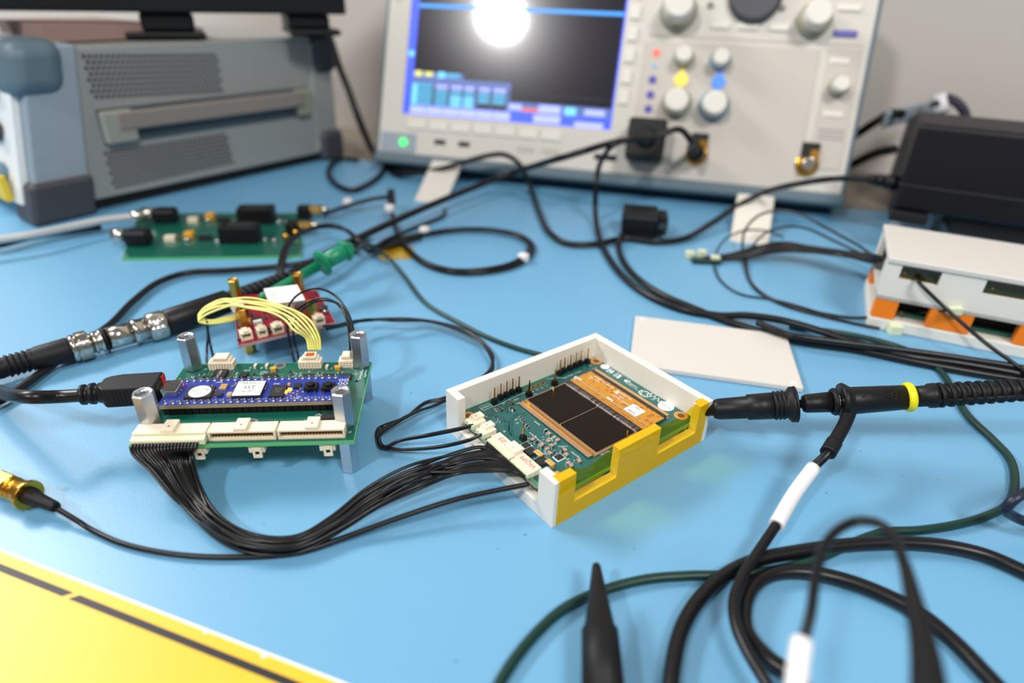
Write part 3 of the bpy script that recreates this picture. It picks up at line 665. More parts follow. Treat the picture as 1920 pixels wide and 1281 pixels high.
mpart(1375, 195, 2.8, 3.0, .9, 'chip', epoxy)
mpart(1310, 225, 1.4, 1.2, .8, 'led', led_o); mpart(1303, 182, 1.0, 1.2, .7, 'led', tant); mpart(1280, 245, .8, 1.6, .6, 'led', led_o)
mpart(408, 190, 1.0, 1.8, .7, 'led', led_r)
for a in (1490, 1635):
    k_ = mpart(a, 205, 5.2, 4.4, 1.9, 'push_button', black, .2); x, y = k_.location.x/S, k_.location.y/S
    bb = MB(); bb.lathe((0, 0, 1.9), (0, 0, 1), [(0, 1.5), (.9, 1.4), (1.1, 1.1)], 18); bb.done('button_cap', rubber, k_)
    bb = MB()
    for sx in (-1.7, 1.7):
        for sy in (-1, 1): bb.box(sx-.4, sx+.4, min(sy*2.2, sy*3.1), max(sy*2.2, sy*3.1), 0, .7)
    bb.done('button_legs', solder, k_)
rm = smd(md, 20, 5, mz, 1.0, .6, .4, ceram, 'resistor'); random.seed(5)
for (a, b_) in ((830, 205), (850, 195), (1110, 200), (1105, 225), (1340, 260), (1375, 245), (1320, 285), (1400, 220), (1330, 240), (690, 240), (660, 200), (860, 180), (400, 235), (380, 260), (1370, 270), (1420, 250)):
    x, y = mp(*zl(a, b_), ZM); rep(rm, (x, y, mz), md, rz=random.choice((0, R(90))))
sm_ = MB(); random.seed(9)
for k in range(24):
    sm_.text(str(k+1), 2.7+k*mpi+1.0, 2.7, mz+.02, .9)
for (a, b_) in ((920, 305), (1050, 305), (1370, 300), (1380, 285), (720, 165), (1200, 178), (870, 300), (1450, 300)): x, y = mp(*zl(a, b_), ZM); sm_.text(random.choice(('PIO', 'GND', 'VU', 'C31', 'R9')), x, y, mz+.02, 1.2)
x, y = mp(*zl(1800, 190), ZM)
for k in range(6):
    for j in range(2):
        sm_.add([(60+2.0*j+6.3+.9*math.cos(q_*math.pi/6)*(1 if i < 12 else .7), 2.6+k*2.45+.9*math.sin(q_*math.pi/6)*(1 if i < 12 else .7), mz+.02) for i, q_ in enumerate(list(range(12))+list(range(12)))], [(i, (i+1) % 12, 12+(i+1) % 12, 12+i) for i in range(12)])
sm_.text('1', 65.0, 16.2, mz+.02, 1.0); sm_.text('7', 69.4, 3.4, mz+.02, 1.0)
sm_.done('silkscreen', silk, md)
x, y = mp(*zl(330, 240), ZM+1)
ub = MB().box(.2, 5.4, 5.4, 12.6, mz, mz+2.6).done('usb_receptacle', steel, md, .3)
MB().box(1, 5.0, 6.6, 11.6, mz+2.6, mz+2.8).done('receptacle_cover', epoxy, ub)

# ---- USB cable
P_ = path([(-500, 600, 3), (-250, 640, 3), (-80, 692, 8), (0, 735, 18), (60, 745, 26), (110, 744, 23), (158, 741, 23.5)])
us = thing('usb_cable', 'black data cable whose ridged plug enters the blue module from the left', 'cable', (P_[0].x, P_[0].y, 0))
MB().tube(smooth(P_, 8), 2.6, 12).done('cable', blackg, us, world=True)
a_ = at(150, 741, 23.6); b__ = at(205, 735, 23.6); d_ = b__-a_
MB().lathe(a_, d_, [(0, 3.0), (.6, 3.9), (2, 4), (2.05, 3.1), (3.6, 3.1), (3.65, 4.1), (5.2, 4.2), (5.25, 3.2), (6.8, 3.2), (6.85, 4.0), (11, 4.1)], 18).done('strain_relief', black, us, world=True)
p0 = at(194, 734, 23.6); p1 = at(303, 727, 23.6); dx_ = (p1-p0).normalized(); dy_ = Vector((-dx_.y, dx_.x, 0)); LL = (p1-p0).length
b_ = MB()
pl = [(0, -3.2), (2, -5.6), (LL, -5.6), (LL, 5.6), (6, 5.6), (2, 4.6), (0, 3.2)]
pv = [p0+dx_*a+dy_*c2 for a, c2 in pl]
b_.prism([(v.x, v.y) for v in pv], 19.2, 27.8)
ph = b_.done('plug', black, us, .8, world=True)
b_ = MB()
for k in range(8):
    pr = p0+dx_*(5.0+k*1.35)-dy_*5.75
    b_.hexa([pr+Vector((0, 0, -3.6)), pr+dx_*.6+Vector((0, 0, -3.6)), pr+dx_*.6+dy_*.3+Vector((0, 0, -3.6)), pr+dy_*.3+Vector((0, 0, -3.6))], [pr+Vector((0, 0, 3)), pr+dx_*.6+Vector((0, 0, 3)), pr+dx_*.6+dy_*.3+Vector((0, 0, 3)), pr+dy_*.3+Vector((0, 0, 3))])
b_.done('grip_ridge', rubber, ph, world=True)
pr = p0+dx_*(LL-.3); b_ = MB().hexa([pr+dy_*1.8+Vector((0, 0, .5)), pr+dx_*.6+dy_*1.8+Vector((0, 0, .5)), pr+dx_*.6+dy_*5.2+Vector((0, 0, .5)), pr+dy_*5.2+Vector((0, 0, .5))], [pr+dy_*1.8+Vector((0, 0, 3.6)), pr+dx_*.6+dy_*1.8+Vector((0, 0, 3.6)), pr+dx_*.6+dy_*5.2+Vector((0, 0, 3.6)), pr+dy_*5.2+Vector((0, 0, 3.6))]).done('red_tab', redp, ph, world=True)  # small red block at the front end of the plug
ms = p0+dx_*LL; MB().hexa([ms-dy_*3.3+Vector((0, 0, -.6)), ms+dx_*7-dy_*3.3+Vector((0, 0, -.6)), ms+dx_*7+dy_*3.3+Vector((0, 0, -.6)), ms+dy_*3.3+Vector((0, 0, -.6))], [ms-dy_*3.3+Vector((0, 0, 1.2)), ms+dx_*7-dy_*3.3+Vector((0, 0, 1.2)), ms+dx_*7+dy_*3.3+Vector((0, 0, 1.2)), ms+dy_*3.3+Vector((0, 0, 1.2))]).done('metal_tip', steel, us, .2, world=True)

# ================================================================== WHITE SENSOR ENCLOSURE
GB = Fr(16.2, 158.6, .6702); GL_, GW_, GH = 85.3, 68.7, 20.5
en = thing('sensor_enclosure', 'white open box with amber tape along its front side', 'box', GB.o, GB.yaw)
tk = 3.6
sol = [(0, GL_, 0, GW_, 0, 3.2), (0, GL_, GW_-tk, GW_, 0, GH), (GL_-tk, GL_, 0, GW_, 0, GH)]
for x0, x1, h in ((0, 9.8, GH), (9.8, 31, 7.4), (31, 53.5, GH), (53.5, 77, 7.4), (77, GL_, GH)): sol.append((x0, x1, 0, tk, 0, h))
for y0, y1, h in ((0, 8.6, GH), (8.6, 59.5, 5.6), (59.5, GW_, GH)): sol.append((0, tk, y0, y1, 0, h))
for x in (4, GL_-9):
    for y in (4.5, GW_-9): sol.append((x, x+5, y, y+4.5, 3.2, 8.4))
grid_solid('box_shell', 0, 0, 0, sol, white3d, en, 1.15)
# amber tape: a film over the whole front face, folded over the rim; it sags across the two gaps
tp = MB(); N_ = 40; V = []; F = []
def tz(x):
    if x < 10.5: return GH+.12
    if x < 31: s = (x-10.5)/20.5; return GH+.12-2.4*math.sin(math.pi*s)-1.0*math.sin(2*math.pi*s)
    if x < 53.5: return GH+.12
    if x < 77: s = (x-53.5)/23.5; return GH+.12-2.8*math.sin(math.pi*s)**.8
    return GH+.12
for i in range(N_+1):
    x = 1.6+(GL_-4.5)*i/N_; wv = .18*math.sin(x*1.3)+(.35*math.sin(x*.7)*(1 if 10 < x < 31 or 54 < x < 77 else 0))
    V += [(x, -.15, .4), (x, -.2-abs(wv)*.3, 7), (x, -.2-abs(wv), tz(x)-.15), (x, .1, tz(x)+.14), (x, 3.7+(0 if tz(x) > GH else -1.2)+wv*.5, tz(x)+.1)]
for i in range(N_):
    for j in range(4): F.append((i*5+j, (i+1)*5+j, (i+1)*5+j+1, i*5+j+1))
tp.add(V, F, True); tp.done('amber_tape', tape_m, en)
# ---- the sensor board inside
ZS = 10.0
sb = thing('sensor_board', 'green sensor circuit board with two dark silicon dies lying in the white box', 'circuit board', GB.M @ Vector((0, 0, ZS)), GB.yaw)
def g(u, v, z=ZS): p = GB.L(u, v, z); return p.x, p.y
def z2(a, b_, z=ZS): return g(960+a/5.3375, 640+b_/5.3375, z)
def z1(a, b_, z=ZS): return g(820+a/7.115, 700+b_/7.115, z)
board(sb, rect(3.3, GL_-3.4, 3.6, GW_-4.0), -1.6, 0, pcbd, pcbe)
dtl, dtr, dbr, dbl = z2(175, 580, ZS+1), z2(525, 425, ZS+1), z2(1220, 900, ZS+1), z2(840, 1110, ZS+1)
dx0 = (dtl[0]+dbl[0])/2; dx1 = (dtr[0]+dbr[0])/2; dy1 = (dtl[1]+dtr[1])/2; dy0 = (dbr[1]+dbl[1])/2; dm = (dy0+dy1)/2
cb = MB().box(dx0-2.5, dx1+1.6, dy0-1.2, dy1+1.2, 0, .5).done('chip_carrier', copper, sb)
MB().box(dx0, dx1, dm+.35, dy1, .5, 1.15).done('silicon_die', die, sb); MB().box(dx0, dx1, dy0, dm-.35, .5, 1.15).done('silicon_die', die, sb)
MB().box(dx0, dx1, dm-.35, dm+.35, .5, .75).done('die_gap_strip', ceram, sb)
stl = z2(80, 625, ZS+.5); sbl = z2(740, 1165, ZS+.5)
sx_ = (stl[0]+sbl[0])/2
stp = MB().box(sx_, dx0-1.8, dy0-.6, dy1+.4, .5, .8).done('gold_busbar', copper, sb)
for k, (xa, xb) in enumerate(((sx_+2.3, sx_+2.55), (sx_+3.0, sx_+3.25), (dx0-2.9, dx0-1.9))): MB().box(xa, xb, dy0-.6, dy1+.4, .8, .9+.1*k).done('gold_line', gold, stp)
wb = MB(); random.seed(11)
for i in range(95):
    y = dy0+(dy1-dy0)*(i+random.uniform(-.3, .3))/95
    if random.random() < .3: continue
    x0 = dx1-.6+random.uniform(-.3, .2); x1 = dx1+3.0
    wb.tube([(x0, y, 1.16), ((x0+x1)/2, y+.1, 1.75), (x1, y+.15, 1.2)], .09, 4)
wb.done('bond_wires', solder, sb)['kind'] = 'stuff'
# amber flex circuit
f1_, f2_, f3_, f4_ = z2(600, 385, ZS+1.3), z2(800, 290, ZS+1.3), z2(1505, 775, ZS+1.3), z2(1305, 890, ZS+1.3)
fx0 = (f1_[0]+f4_[0])/2; fx1 = (f2_[0]+f3_[0])/2; fy1 = (f1_[1]+f2_[1])/2; fy0 = (f3_[1]+f4_[1])/2
MB().box(dx1+1.4, fx0, fy0+1, fy1, .6, .8).done('bond_pad_strip', resm, sb)
fl = MB().box(fx0, fx1, fy0, fy1, .9, 1.3).done('amber_flex_circuit', flexm, sb)
for k in range(5): MB().box(fx0+.2+k*.62, fx0+.45+k*.62, fy0+.1, fy1-.1, 1.3, 1.38).done('gold_trace', gold if k % 2 else flexg, fl)
MB().box(fx0+3.1, fx0+3.5, fy0+.2, fy1-.2, 1.3, 1.36).done('trace_line', ceram, fl)
ft = MB(); Tm = None
def st(mb_, s_, x, y, z, size): mb_.text(s_, x, y, z, size, R(-90))
st(ft, 'A-STEP Flex Bus Bar   MADE IN USA', fx1-1.6, fy0+28.5, 1.32, 1.5); st(ft, 'Rev 1.0.1T', fx1-3.4, fy1-6.0, 1.32, 1.4)
st(ft, '2025', fx0+8.9, fy0+21.0, 1.32, 1.5); st(ft, 'A0', fx1-5, fy1-4, 1.32, 1.0); st(ft, 'UT=OB0  267107', fx0+7.2, fy0+20, 1.32, 1.4)
for (a, b2) in ((650, 365), (685, 385), (970, 575), (1000, 595), (640, 380)):
    x, y = z2(a, b2, ZS+1.3); ft.box(x-.7, x+.7, y-.3, y+.3, 1.3, 1.33); ft.box(x-.7, x+.7, y+.7, y+1.3, 1.3, 1.33)
ft.add([(fx0+9.4, fy0+26, 1.32), (fx0+9.4, fy0+23.6, 1.32), (fx0+11.4, fy0+24.8, 1.32), (fx0+9.9, fy0+25.2, 1.325), (fx0+9.9, fy0+24.3, 1.325), (fx0+10.6, fy0+24.8, 1.325)], [(0, 1, 4, 3), (1, 2, 5, 4), (2, 0, 3, 5)])
ft.done('flex_lettering', silk, fl)
cx, cy = z2(1225, 690, ZS+1.4)
ql = MB().box(cx-3, cx+3.2, cy-3.4, cy+3.4, 1.3, 1.4).done('serial_label', sticker, fl, 0)
bv = ql.modifiers.new('round', 'BEVEL'); bv.width = .0012; bv.segments = 4; bv.affect = 'VERTICES'
qt = MB(); st(qt, 'A00', cx+2, cy, 1.47, 1.5); st(qt, '00029', cx-1.9, cy, 1.47, 1.6); qt.done('label_print', blackt, ql)
x0, y1 = z2(845, 275, ZS+1.5); x1, y0 = z2(1535, 735, ZS+1.5)
MB().box(fx1+.3, fx1+2.0, fy0+.6, fy1-.4, .1, 1.2).done('flat_connector', resm, sb); MB().box(fx1+2.0, fx1+3.4, fy0+.4, fy1-.2, .1, 1.5).done('connector_bar', flexg, sb)
# pin headers
px_ = MB(); px_.box(-1.2, 1.2, -1.2, 1.2, 0, 2.2, .25); hp0 = px_.done('header_block', black, sb)
pn0 = MB().box(-.3, .3, -.3, .3, 2.2, 8.0, .1).done('header_pin', gold, hp0)
def header(x, y, h=1.0):
    c = rep(hp0, (x, y, 0), sb); d2 = pn0.copy(); COL.objects.link(d2); d2.parent = c; d2.scale = (1, 1, h); return c
hpos = [z1(760, 400), z1(843, 345), z1(923, 310), z1(1000, 275), z1(1085, 245)]+[z2(475, 335), z2(520, 310), z2(580, 285), z2(635, 258), z2(685, 235), z2(752, 218)]+[z2(170, 545), z2(425, 435), z2(110, 985)]
hp0.location = Vector((hpos[0][0], hpos[0][1], 0))*S
for x, y in hpos[1:]: header(x, y)
x, y = z2(1145, 1000, ZS); MB().cyl((x, y-0, 0), (x-.3, y, 5.4), .42, .2, 8).done('header_pin', gold, sb)
x, y = z2(418, 520, ZS+1); MB().cyl((x, y, 0.6), (x+.8, y+1.6, 3.0), .25, .2, 8).done('header_pin', gold, sb)
# plated holes
hl = MB().lathe((0, 0, 0), (0, 0, 1), [(0, 1.15), (.04, 1.15)], 18).done('plated_hole', gold, sb); h2 = MB().lathe((0, 0, .04), (0, 0, 1), [(0, .62), (.03, .62)], 14).done('hole', dark, hl)
hq = [z2(165, 485), z2(212, 462), z2(260, 440), z2(308, 418)]
hl.location = Vector((hq[0][0], hq[0][1], 0))*S
for p in hq[1:]: c = rep(hl, (p[0], p[1], 0), sb); d2 = h2.copy(); COL.objects.link(d2); d2.parent = c
for (x, y) in (z2(842, 200), z1(410, 570), z2(1690, 745)):
    r_ = MB().lathe((x, y, 0), (0, 0, 1), [(0, 2.9), (.05, 2.9)], 28).done('mounting_hole', M('gold_ring', (206, 146, 60), .35), sb)
    MB().lathe((x, y, .05), (0, 0, 1), [(0, 1.5), (.03, 1.5)], 24).done('hole', M('hole_brown', (112, 70, 24), .5), r_)
    b_ = MB()
    for k in range(8): b_.lathe((x+2.2*math.cos(k*.785), y+2.2*math.sin(k*.785), .05), (0, 0, 1), [(0, .28), (.02, .28)], 8)
    b_.done('via', ceram, r_)['kind'] = 'stuff'
# edge sockets with housings: two small, two long
HS = 2.7
def yv(a, b_): return z1(a, b_, ZS+HS)[1]
xf = (z1(820, 790, ZS+HS)[0]+z1(665, 615, ZS+HS)[0])/2; xn = max(3.4, z1(720, 850, ZS+HS)[0]); xh = xn-1.9
def edge_socket(ya, yb, name, n, txt_=None, tab=None):
    b_ = MB(); b_.box(xn, xf, ya, yb, .1, HS); so = b_.done('edge_socket', cream, sb, .2)
    if tab: MB().box(xn+.3, xf+.8, tab[0], tab[1], HS-.2, HS+.9).done('latch_tab', cream, so, .15)
    if tab: MB().box((xn+xf)/2-.4, (xn+xf)/2+.1, (tab[0]+tab[1])/2-.35, (tab[0]+tab[1])/2+.35, HS+.9, HS+.93).done('latch_slot', ceram, so)
    MB().box(xh, xn, ya+.3, yb-.3, .1, HS-.4).done('plug_housing', creamg, so, .15)
    b_ = MB()
    for k in range(n): y = ya+.7+(yb-ya-1.4)*k/max(1, n-1); b_.box(xh-.5, xh, y-.26, y+.26, .6, HS-.7)
    b_.done('housing_teeth', creamg, so)
    if txt_: t2 = MB(); t2.text(txt_[0], (xn+xf)/2, txt_[1], HS+.04, txt_[2], R(90)); t2.done('marker_lettering', redt, so)
    return so
y3a, y3b, y4b = yv(830, 785), yv(1165, 1035), yv(1375, 1270)
edge_socket(yv(665, 620), yv(590, 505), 's', 3, tab=(yv(640, 580), yv(590, 510)-.3)); edge_socket(yv(805, 740), yv(705, 640), 's', 3, tab=(yv(780, 700), yv(715, 645)))
edge_socket(y3b, y3a, 's', 14, ("'.03", yv(930, 880), 3.3), tab=(yv(1155, 1030), yv(1010, 925))); edge_socket(y4b, y3b-.4, 's', 11, ('VIQIM', (y4b+y3b)/2-.3, 3.0))
# chips, capacitors
for a, b2, w_, d_, h in ((185, 1110, 4.2, 4.0, 1.2), (300, 1205, 4.2, 4.0, 1.2)):
    x, y = z2(a, b2, ZS+.5); chip(sb, x, y, 0, w_, d_, h, 'y', 6, rot=R(90))
for a, b2 in ((140, 1045), (470, 1165)):
    x, y = z2(a, b2); k_ = MB().box(x-2, x+2, y-1.8, y+1.8, .02, .06).done('chip_outline', silk, sb); MB().box(x-1.5, x+1.5, y-1.3, y+1.3, .06, .5).done('chip', epoxy, k_)
tq_ = smd(sb, 0, 0, 0, 2.4, 3.9, 1.8, tant, 'tantalum_capacitor'); tq_.modifiers.new('b', 'BEVEL').width = .0002
tpos = [z2(265, 1130, ZS+1), z2(380, 1225, ZS+1), g(1047, 893, ZS+1)]
tq_.location = Vector((*tpos[0], 0))*S
for p in tpos[1:]: rep(tq_, (p[0], p[1], 0), sb)
rs2 = smd(sb, 0, 0, 0, 1.7, 1.1, .6, resm, 'resistor'); x, y = z1(800, 470); rs2.location = Vector((x, y, 0))*S
for a, b2 in ((825, 480), (850, 495), (950, 385), (975, 400), (1000, 410), (980, 470), (1020, 490)): x, y = z1(a, b2); rep(rs2, (x, y, 0), sb, R(0))
for a, b2 in ((835, 630), (1115, 600), (1135, 630), (1200, 710), (1450, 790), (1490, 815), (1570, 875), (1605, 905)): x, y = z1(a, b2); rep(rs2, (x, y, 0), sb, R(90))
cc = smd(sb, 0, 0, 0, 1.9, 1.3, .9, ceram, 'ceramic_capacitor'); x, y = z1(1270, 900); cc.location = Vector((x, y, 0))*S
random.seed(21)
for a, b2 in ((1380, 980), (1400, 960), (1500, 1080), (1700, 1040), (1480, 920), (1720, 1100)): x, y = z1(a, b2); rep(cc, (x, y, 0), sb, R(90))
for a, b2 in ((340, 910), (370, 935), (420, 975), (455, 1000), (290, 1040), (320, 1060), (350, 1090), (500, 1100), (640, 1190), (670, 1210), (560, 1230), (590, 1255), (430, 1120), (540, 1130), (240, 1010), (150, 860), (215, 1005), (395, 1055)):
    x, y = z2(a, b2); rep(random.choice((rs2, cc)), (x, y, 0), sb, random.choice((0, R(90))))
# silkscreen and emblems of the sensor board
sk = MB(); zz = .03
x, y = z2(1540, 650); sk.lathe((x, y, 0), (0, 0, 1), [(0, 3.5), (.03, 3.5)], 32)
x2, y2 = z2(930, 255); sk.lathe((x2, y2, 0), (0, 0, 1), [(0, 2.2), (.03, 2.2)], 28)
for a, b2 in ((985, 300), (1055, 345), (1150, 390)):
    x3, y3 = z2(a, b2)
    for i in range(7):
        for j in range(7):
            if random.random() < .62 and (a != 1150 or (i < 5 and j < 5)): sk.box(x3-1.7+i*.5, x3-1.7+i*.5+.42, y3-1.7+j*.5, y3-1.7+j*.5+.42, 0, zz)
x3, y3 = z2(1200, 440); st(sk, 'Argonne', x3+.6, y3, zz, 1.7); st(sk, 'NATIONAL LAB', x3-.8, y3-.5, zz, 1.0)
x3, y3 = z2(1325, 525)
def lnk(p, q_, w_=.14):
    p = Vector((*p, zz)); q_ = Vector((*q_, zz)); d = (q_-p).normalized(); nn = Vector((-d.y, d.x, 0))*w_; sk.add([p-nn, q_-nn, q_+nn, p+nn], [(0, 1, 2, 3)])
hx = [(x3+2.4*math.cos(k*math.pi/3), y3+3*math.sin(k*math.pi/3)) for k in range(6)]
for k in range(6): lnk(hx[k], hx[(k+1) % 6])
lnk(hx[0], hx[2]); lnk(hx[2], hx[4]); lnk(hx[4], hx[0]); lnk(hx[1], hx[3])
x3, y3 = z2(1420, 560)
zg = [(x3+1.8-k*.1, y3+3.5-k*1.1) if k % 2 else (x3-1.2, y3+3.5-k*1.1) for k in range(8)]
for k in range(7): lnk(zg[k], zg[k+1])
st(sk, 'ASTRO', x3+2.2, y3+1.5, zz, 1.0); st(sk, 'PIX', x3-2, y3-.8, zz, 1.0)
x3, y3 = z1(650, 450); sk.text('WARNING', x3, y3, zz, 1.0, R(0))
for a in ((x3-2.6, x3+2.6, y3-1.5, y3-1.38), (x3-2.6, x3+2.6, y3+1.38, y3+1.5), (x3-2.6, x3-2.48, y3-1.5, y3+1.5), (x3+2.48, x3+2.6, y3-1.5, y3+1.5)): sk.box(*a, 0, zz)
for a, b2, s_, sz in ((790, 505, 'R6', 1.1), (770, 480, 'R8', 1.1), (885, 405, 'R4', 1.1), (1055, 350, 'VDD1', 1.2), (1080, 400, 'GND', 1.0), (1050, 620, 'R9', 1.1), (1070, 665, 'R2', 1.0), (790, 655, 'C1', 1.0), (1330, 220, 'V3', 1.1), (1395, 195, 'V2', 1.1), (1460, 165, 'V1', 1.1), (1270, 250, 'V4', 1.1), (895, 775, 'J2', 1.4), (660, 580, 'J1', 1.3)):
    x3, y3 = z1(a, b2); sk.text(s_, x3, y3, zz, sz, R(0))
for a, b2, s_, sz in ((600, 335, 'High Voltage -> HVpix', 1.2), (785, 245, 'TP', 1.0), (230, 530, 'TP2', 1.0), (400, 465, 'PW', 1.2), (250, 820, 'GUARD', 1.0), (235, 960, 'analog test point', 1.1), (340, 880, 'R31', 1.0), (420, 1030, 'U7', 1.1), (510, 1060, 'C9', 1.1), (640, 1140, 'Guard Ring', 1.1), (930, 1120, 'TP5 TP6', 1.3), (560, 1180, 'D2', 1.1), (1560, 770, 'TP7', 1.1)):
    x3, y3 = z2(a, b2); (st(sk, s_, x3, y3, zz, sz) if a in (250, 235, 640) else sk.text(s_, x3, y3, zz, sz, 0))
for p, q_ in (((1395, 850), (1530, 880)), ((1610, 980), (1740, 975))): lnk(z1(*p), z1(*q_), .1)
for p, q_ in (((300, 960), (390, 975)), ((345, 378), (460, 365)), ((460, 365), (540, 370)), ((800, 275), (850, 268))): lnk(z2(*p), z2(*q_), .1)
xe = hpos[0][0]-2; ye = hpos[0][1]-2.0; lnk((xe, ye), (hpos[4][0]+2, hpos[4][1]-2), .08)
random.seed(4)
for i in range(70):                                     # outlines round the small parts in the lower left corner
    a = random.uniform(120, 760); b2 = random.uniform(930, 1250)
    if b2 < 860+.62*(a-90)*.95: continue
    x3, y3 = z2(a, b2)
    if not (4 < x3 < 30 and 5 < y3 < 45): continue
    w_ = random.uniform(.5, 1.3); h_ = random.uniform(.3, .9); sk.box(x3, x3+w_, y3, y3+.13, 0, zz); sk.box(x3, x3+.13, y3, y3+h_, 0, zz)
    if i % 2: sk.box(x3+w_, x3+w_+.13, y3, y3+h_, 0, zz)
sk.done('silkscreen', silk, sb)
x, y = z2(1540, 650); nb = MB(); st(nb, 'NASA', x, y, .06, 2.1); lnkc = Vector((x, y, .05)); nb.done('emblem_lettering', M('emblem_grey_ink', (88, 132, 124), .5), sb)
tr = MB()
for pts_ in (((700, 550), (770, 590), (860, 600), (930, 640), (930, 760), (970, 840)), ((1180, 545), (1050, 545), (990, 610), (975, 780), (1080, 900)), ((960, 540), (930, 500), (930, 440))):
    w3 = [Vector((*z1(*p), .015)) for p in pts_]
    for k in range(len(w3)-1):
        for o3 in (-.7, 0, .7):
            d = (w3[k+1]-w3[k]).normalized(); nn = Vector((-d.y, d.x, 0)); p = w3[k]+nn*o3; q_ = w3[k+1]+nn*o3; tr.add([p-nn*.22, q_-nn*.22, q_+nn*.22, p+nn*.22], [(0, 1, 2, 3)])
tr.done('traces', M('dark_trace', (12, 78, 78), .3), sb)['kind'] = 'stuff'

# ---- lid lying behind
lf = Fr(58.9, 266.7, -.205)
ld = thing('enclosure_lid', 'off-white flat rectangular lid lying on the mat behind the white box', 'lid', lf.o, lf.yaw)
MB().box(0, 82.3, 0, 54.4, 0, 3.0).done('plate', lid_m, ld, .7)
for x, y in ((4, 4), (78.3, 4), (4, 50.4), (78.3, 50.4)): MB().lathe((x, y, 2.9), (0, 0, 1), [(0, 1.5), (.2, 1.3)], 16).done('corner_dimple', white3d, ld)

# ================================================================== MAIN WIRE HARNESS (20 wires)
S0 = [FB.M @ Vector((2.7+k*1.14, .6, ZB+1.5)) for k in range(20)]
Es = [GB.M @ Vector((xh-.5, y4b+1.2+k*(y3a-y4b-2.4)/19, ZS+1.3)) for k in range(20)]
hs = thing('wire_harness', 'thick bundle of black wires sweeping from the green carrier board to the sensor board', 'wire bundle', (-95, 150, 0))
MB().hexa([FB.M @ Vector(p) for p in ((1.4, -.6, ZB+.2), (27.0, -.6, ZB+.2), (27.0, 1.9, ZB+.2), (1.4, 1.9, ZB+.2))], [FB.M @ Vector(p) for p in ((1.4, -.6, ZB+2.6), (27.0, -.6, ZB+2.6), (27.0, 1.9, ZB+3.2), (1.4, 1.9, ZB+3.2))]).done('plug_housing', creamg, hs, .2, world=True)
b_ = MB()
for k in range(20): p = Vector((2.7+k*1.14, -.62, ZB+1.4)); b_.box(p.x-.38, p.x+.38, -.8, -.55, ZB+.6, ZB+2.2)
b_.v = [FB.M @ p for p in b_.v]; b_.done('housing_teeth', cream, hs, world=True)
ctr = path([(322, 868, 13), (352, 925, 7), (402, 985, 4.5), (470, 1020, 3.6), (556, 1022, 3.6), (630, 985, 4.5), (700, 935, 7), (775, 896, 10), (850, 872, 10), (900, 862, 11)])
rad = [7.0, 4.4, 3.2, 3.0, 3.0, 3.4, 4.6, 5.4, 5.6, 7.0]
random.seed(13)
for k in range(20):
    a = (k-9.5)/9.5; ph_ = random.uniform(0, 6.28); zz_ = random.uniform(-1, 1); P = [S0[k], S0[k]+Vector((0, -3.4, -1.2))]
    for j, (c3, r3) in enumerate(zip(ctr, rad)):
        d = (ctr[min(j+1, len(ctr)-1)]-ctr[max(j-1, 0)]); d.z = 0; d.normalize(); sd = Vector((-d.y, d.x, 0))
        fl_ = 1 if j < 3 or j > 6 else 0
        o_ = a*r3 if j < 2 else (a*.55*r3+math.sin(ph_+j*.45)*r3*.5 if j < 8 else a*r3)
        P.append(c3+sd*o_*(1 if j < 8 else 1)+Vector((0, 0, max(1.0-c3.z, (zz_*(.35 if j in (0, 1, 8, 9) else .8)*min(r3, 3.0))))))
    P += [Es[k]-(Es[k]-ctr[-1])*.25, Es[k]]
    MB().tube(smooth(P, 6), .62, 6).done('wire', wireb, hs, world=True)
# other wires entering the sensor board
cable('sensor_lead', 'thin twisted black lead running under the bundle to the front corner of the white box', 'wire', [], .6, wireb, k=8, n=6,
      world_pts=path([(440, 1040, 2), (560, 1034, 1.6), (640, 1008, 2), (740, 972, 4), (850, 938, 6.5), (930, 918, 9), (992, 906, 10.4)])) if 0 else None
tl = thing('coax_pigtail', 'thin black coaxial lead with gold screw connector at the left edge', 'cable', at(60, 930, 0))
_c0 = at(0, 905, 6); _c1 = at(70, 936, 5.4); _d = (_c1-_c0).normalized()
Pc = [_c0+_d*25]+path([(150, 980, 3), (165, 990, 2), (230, 1020, 1.4), (330, 1040, 1.4), (440, 1045, 1.4), (560, 1036, 1.6), (640, 1010, 2.5), (740, 974, 5), (850, 938, 7.5), (930, 920, 9.5), (992, 908, 10.8)])
MB().tube(smooth(Pc, 8), .95, 8).done('cable', blackg, tl, world=True)
c0 = at(0, 905, 6); c1 = at(70, 936, 5.4); dd = (c1-c0).normalized()
MB().lathe(c0-dd*12, dd, [(0, 3.4), (12, 3.4), (12.4, 3.2)], 16).done('black_sleeve', rubber, tl, world=True)
MB().lathe(c0-dd*1, dd, [(0, 4.6), (7, 4.6)], 6, False).done('hex_nut', gold, tl, .4, world=True)
MB().lathe(c0+dd*6, dd, [(0, 4.1), (1, 4.1), (1.1, 3.5), (2, 3.5), (2.1, 4.0), (3, 4.0), (3.1, 3.5), (4.2, 3.5), (4.3, 4.2), (7, 4.2), (7.4, 5.2), (9, 5.2)], 24).done('threaded_barrel', gold, tl, .1, world=True)
MB().lathe(c0+dd*14, dd, [(0, 3.2), (3, 3.0), (4, 2.4), (13, 1.9), (14.2, 1.6)], 16).done('heat_shrink', rubber, tl, world=True)
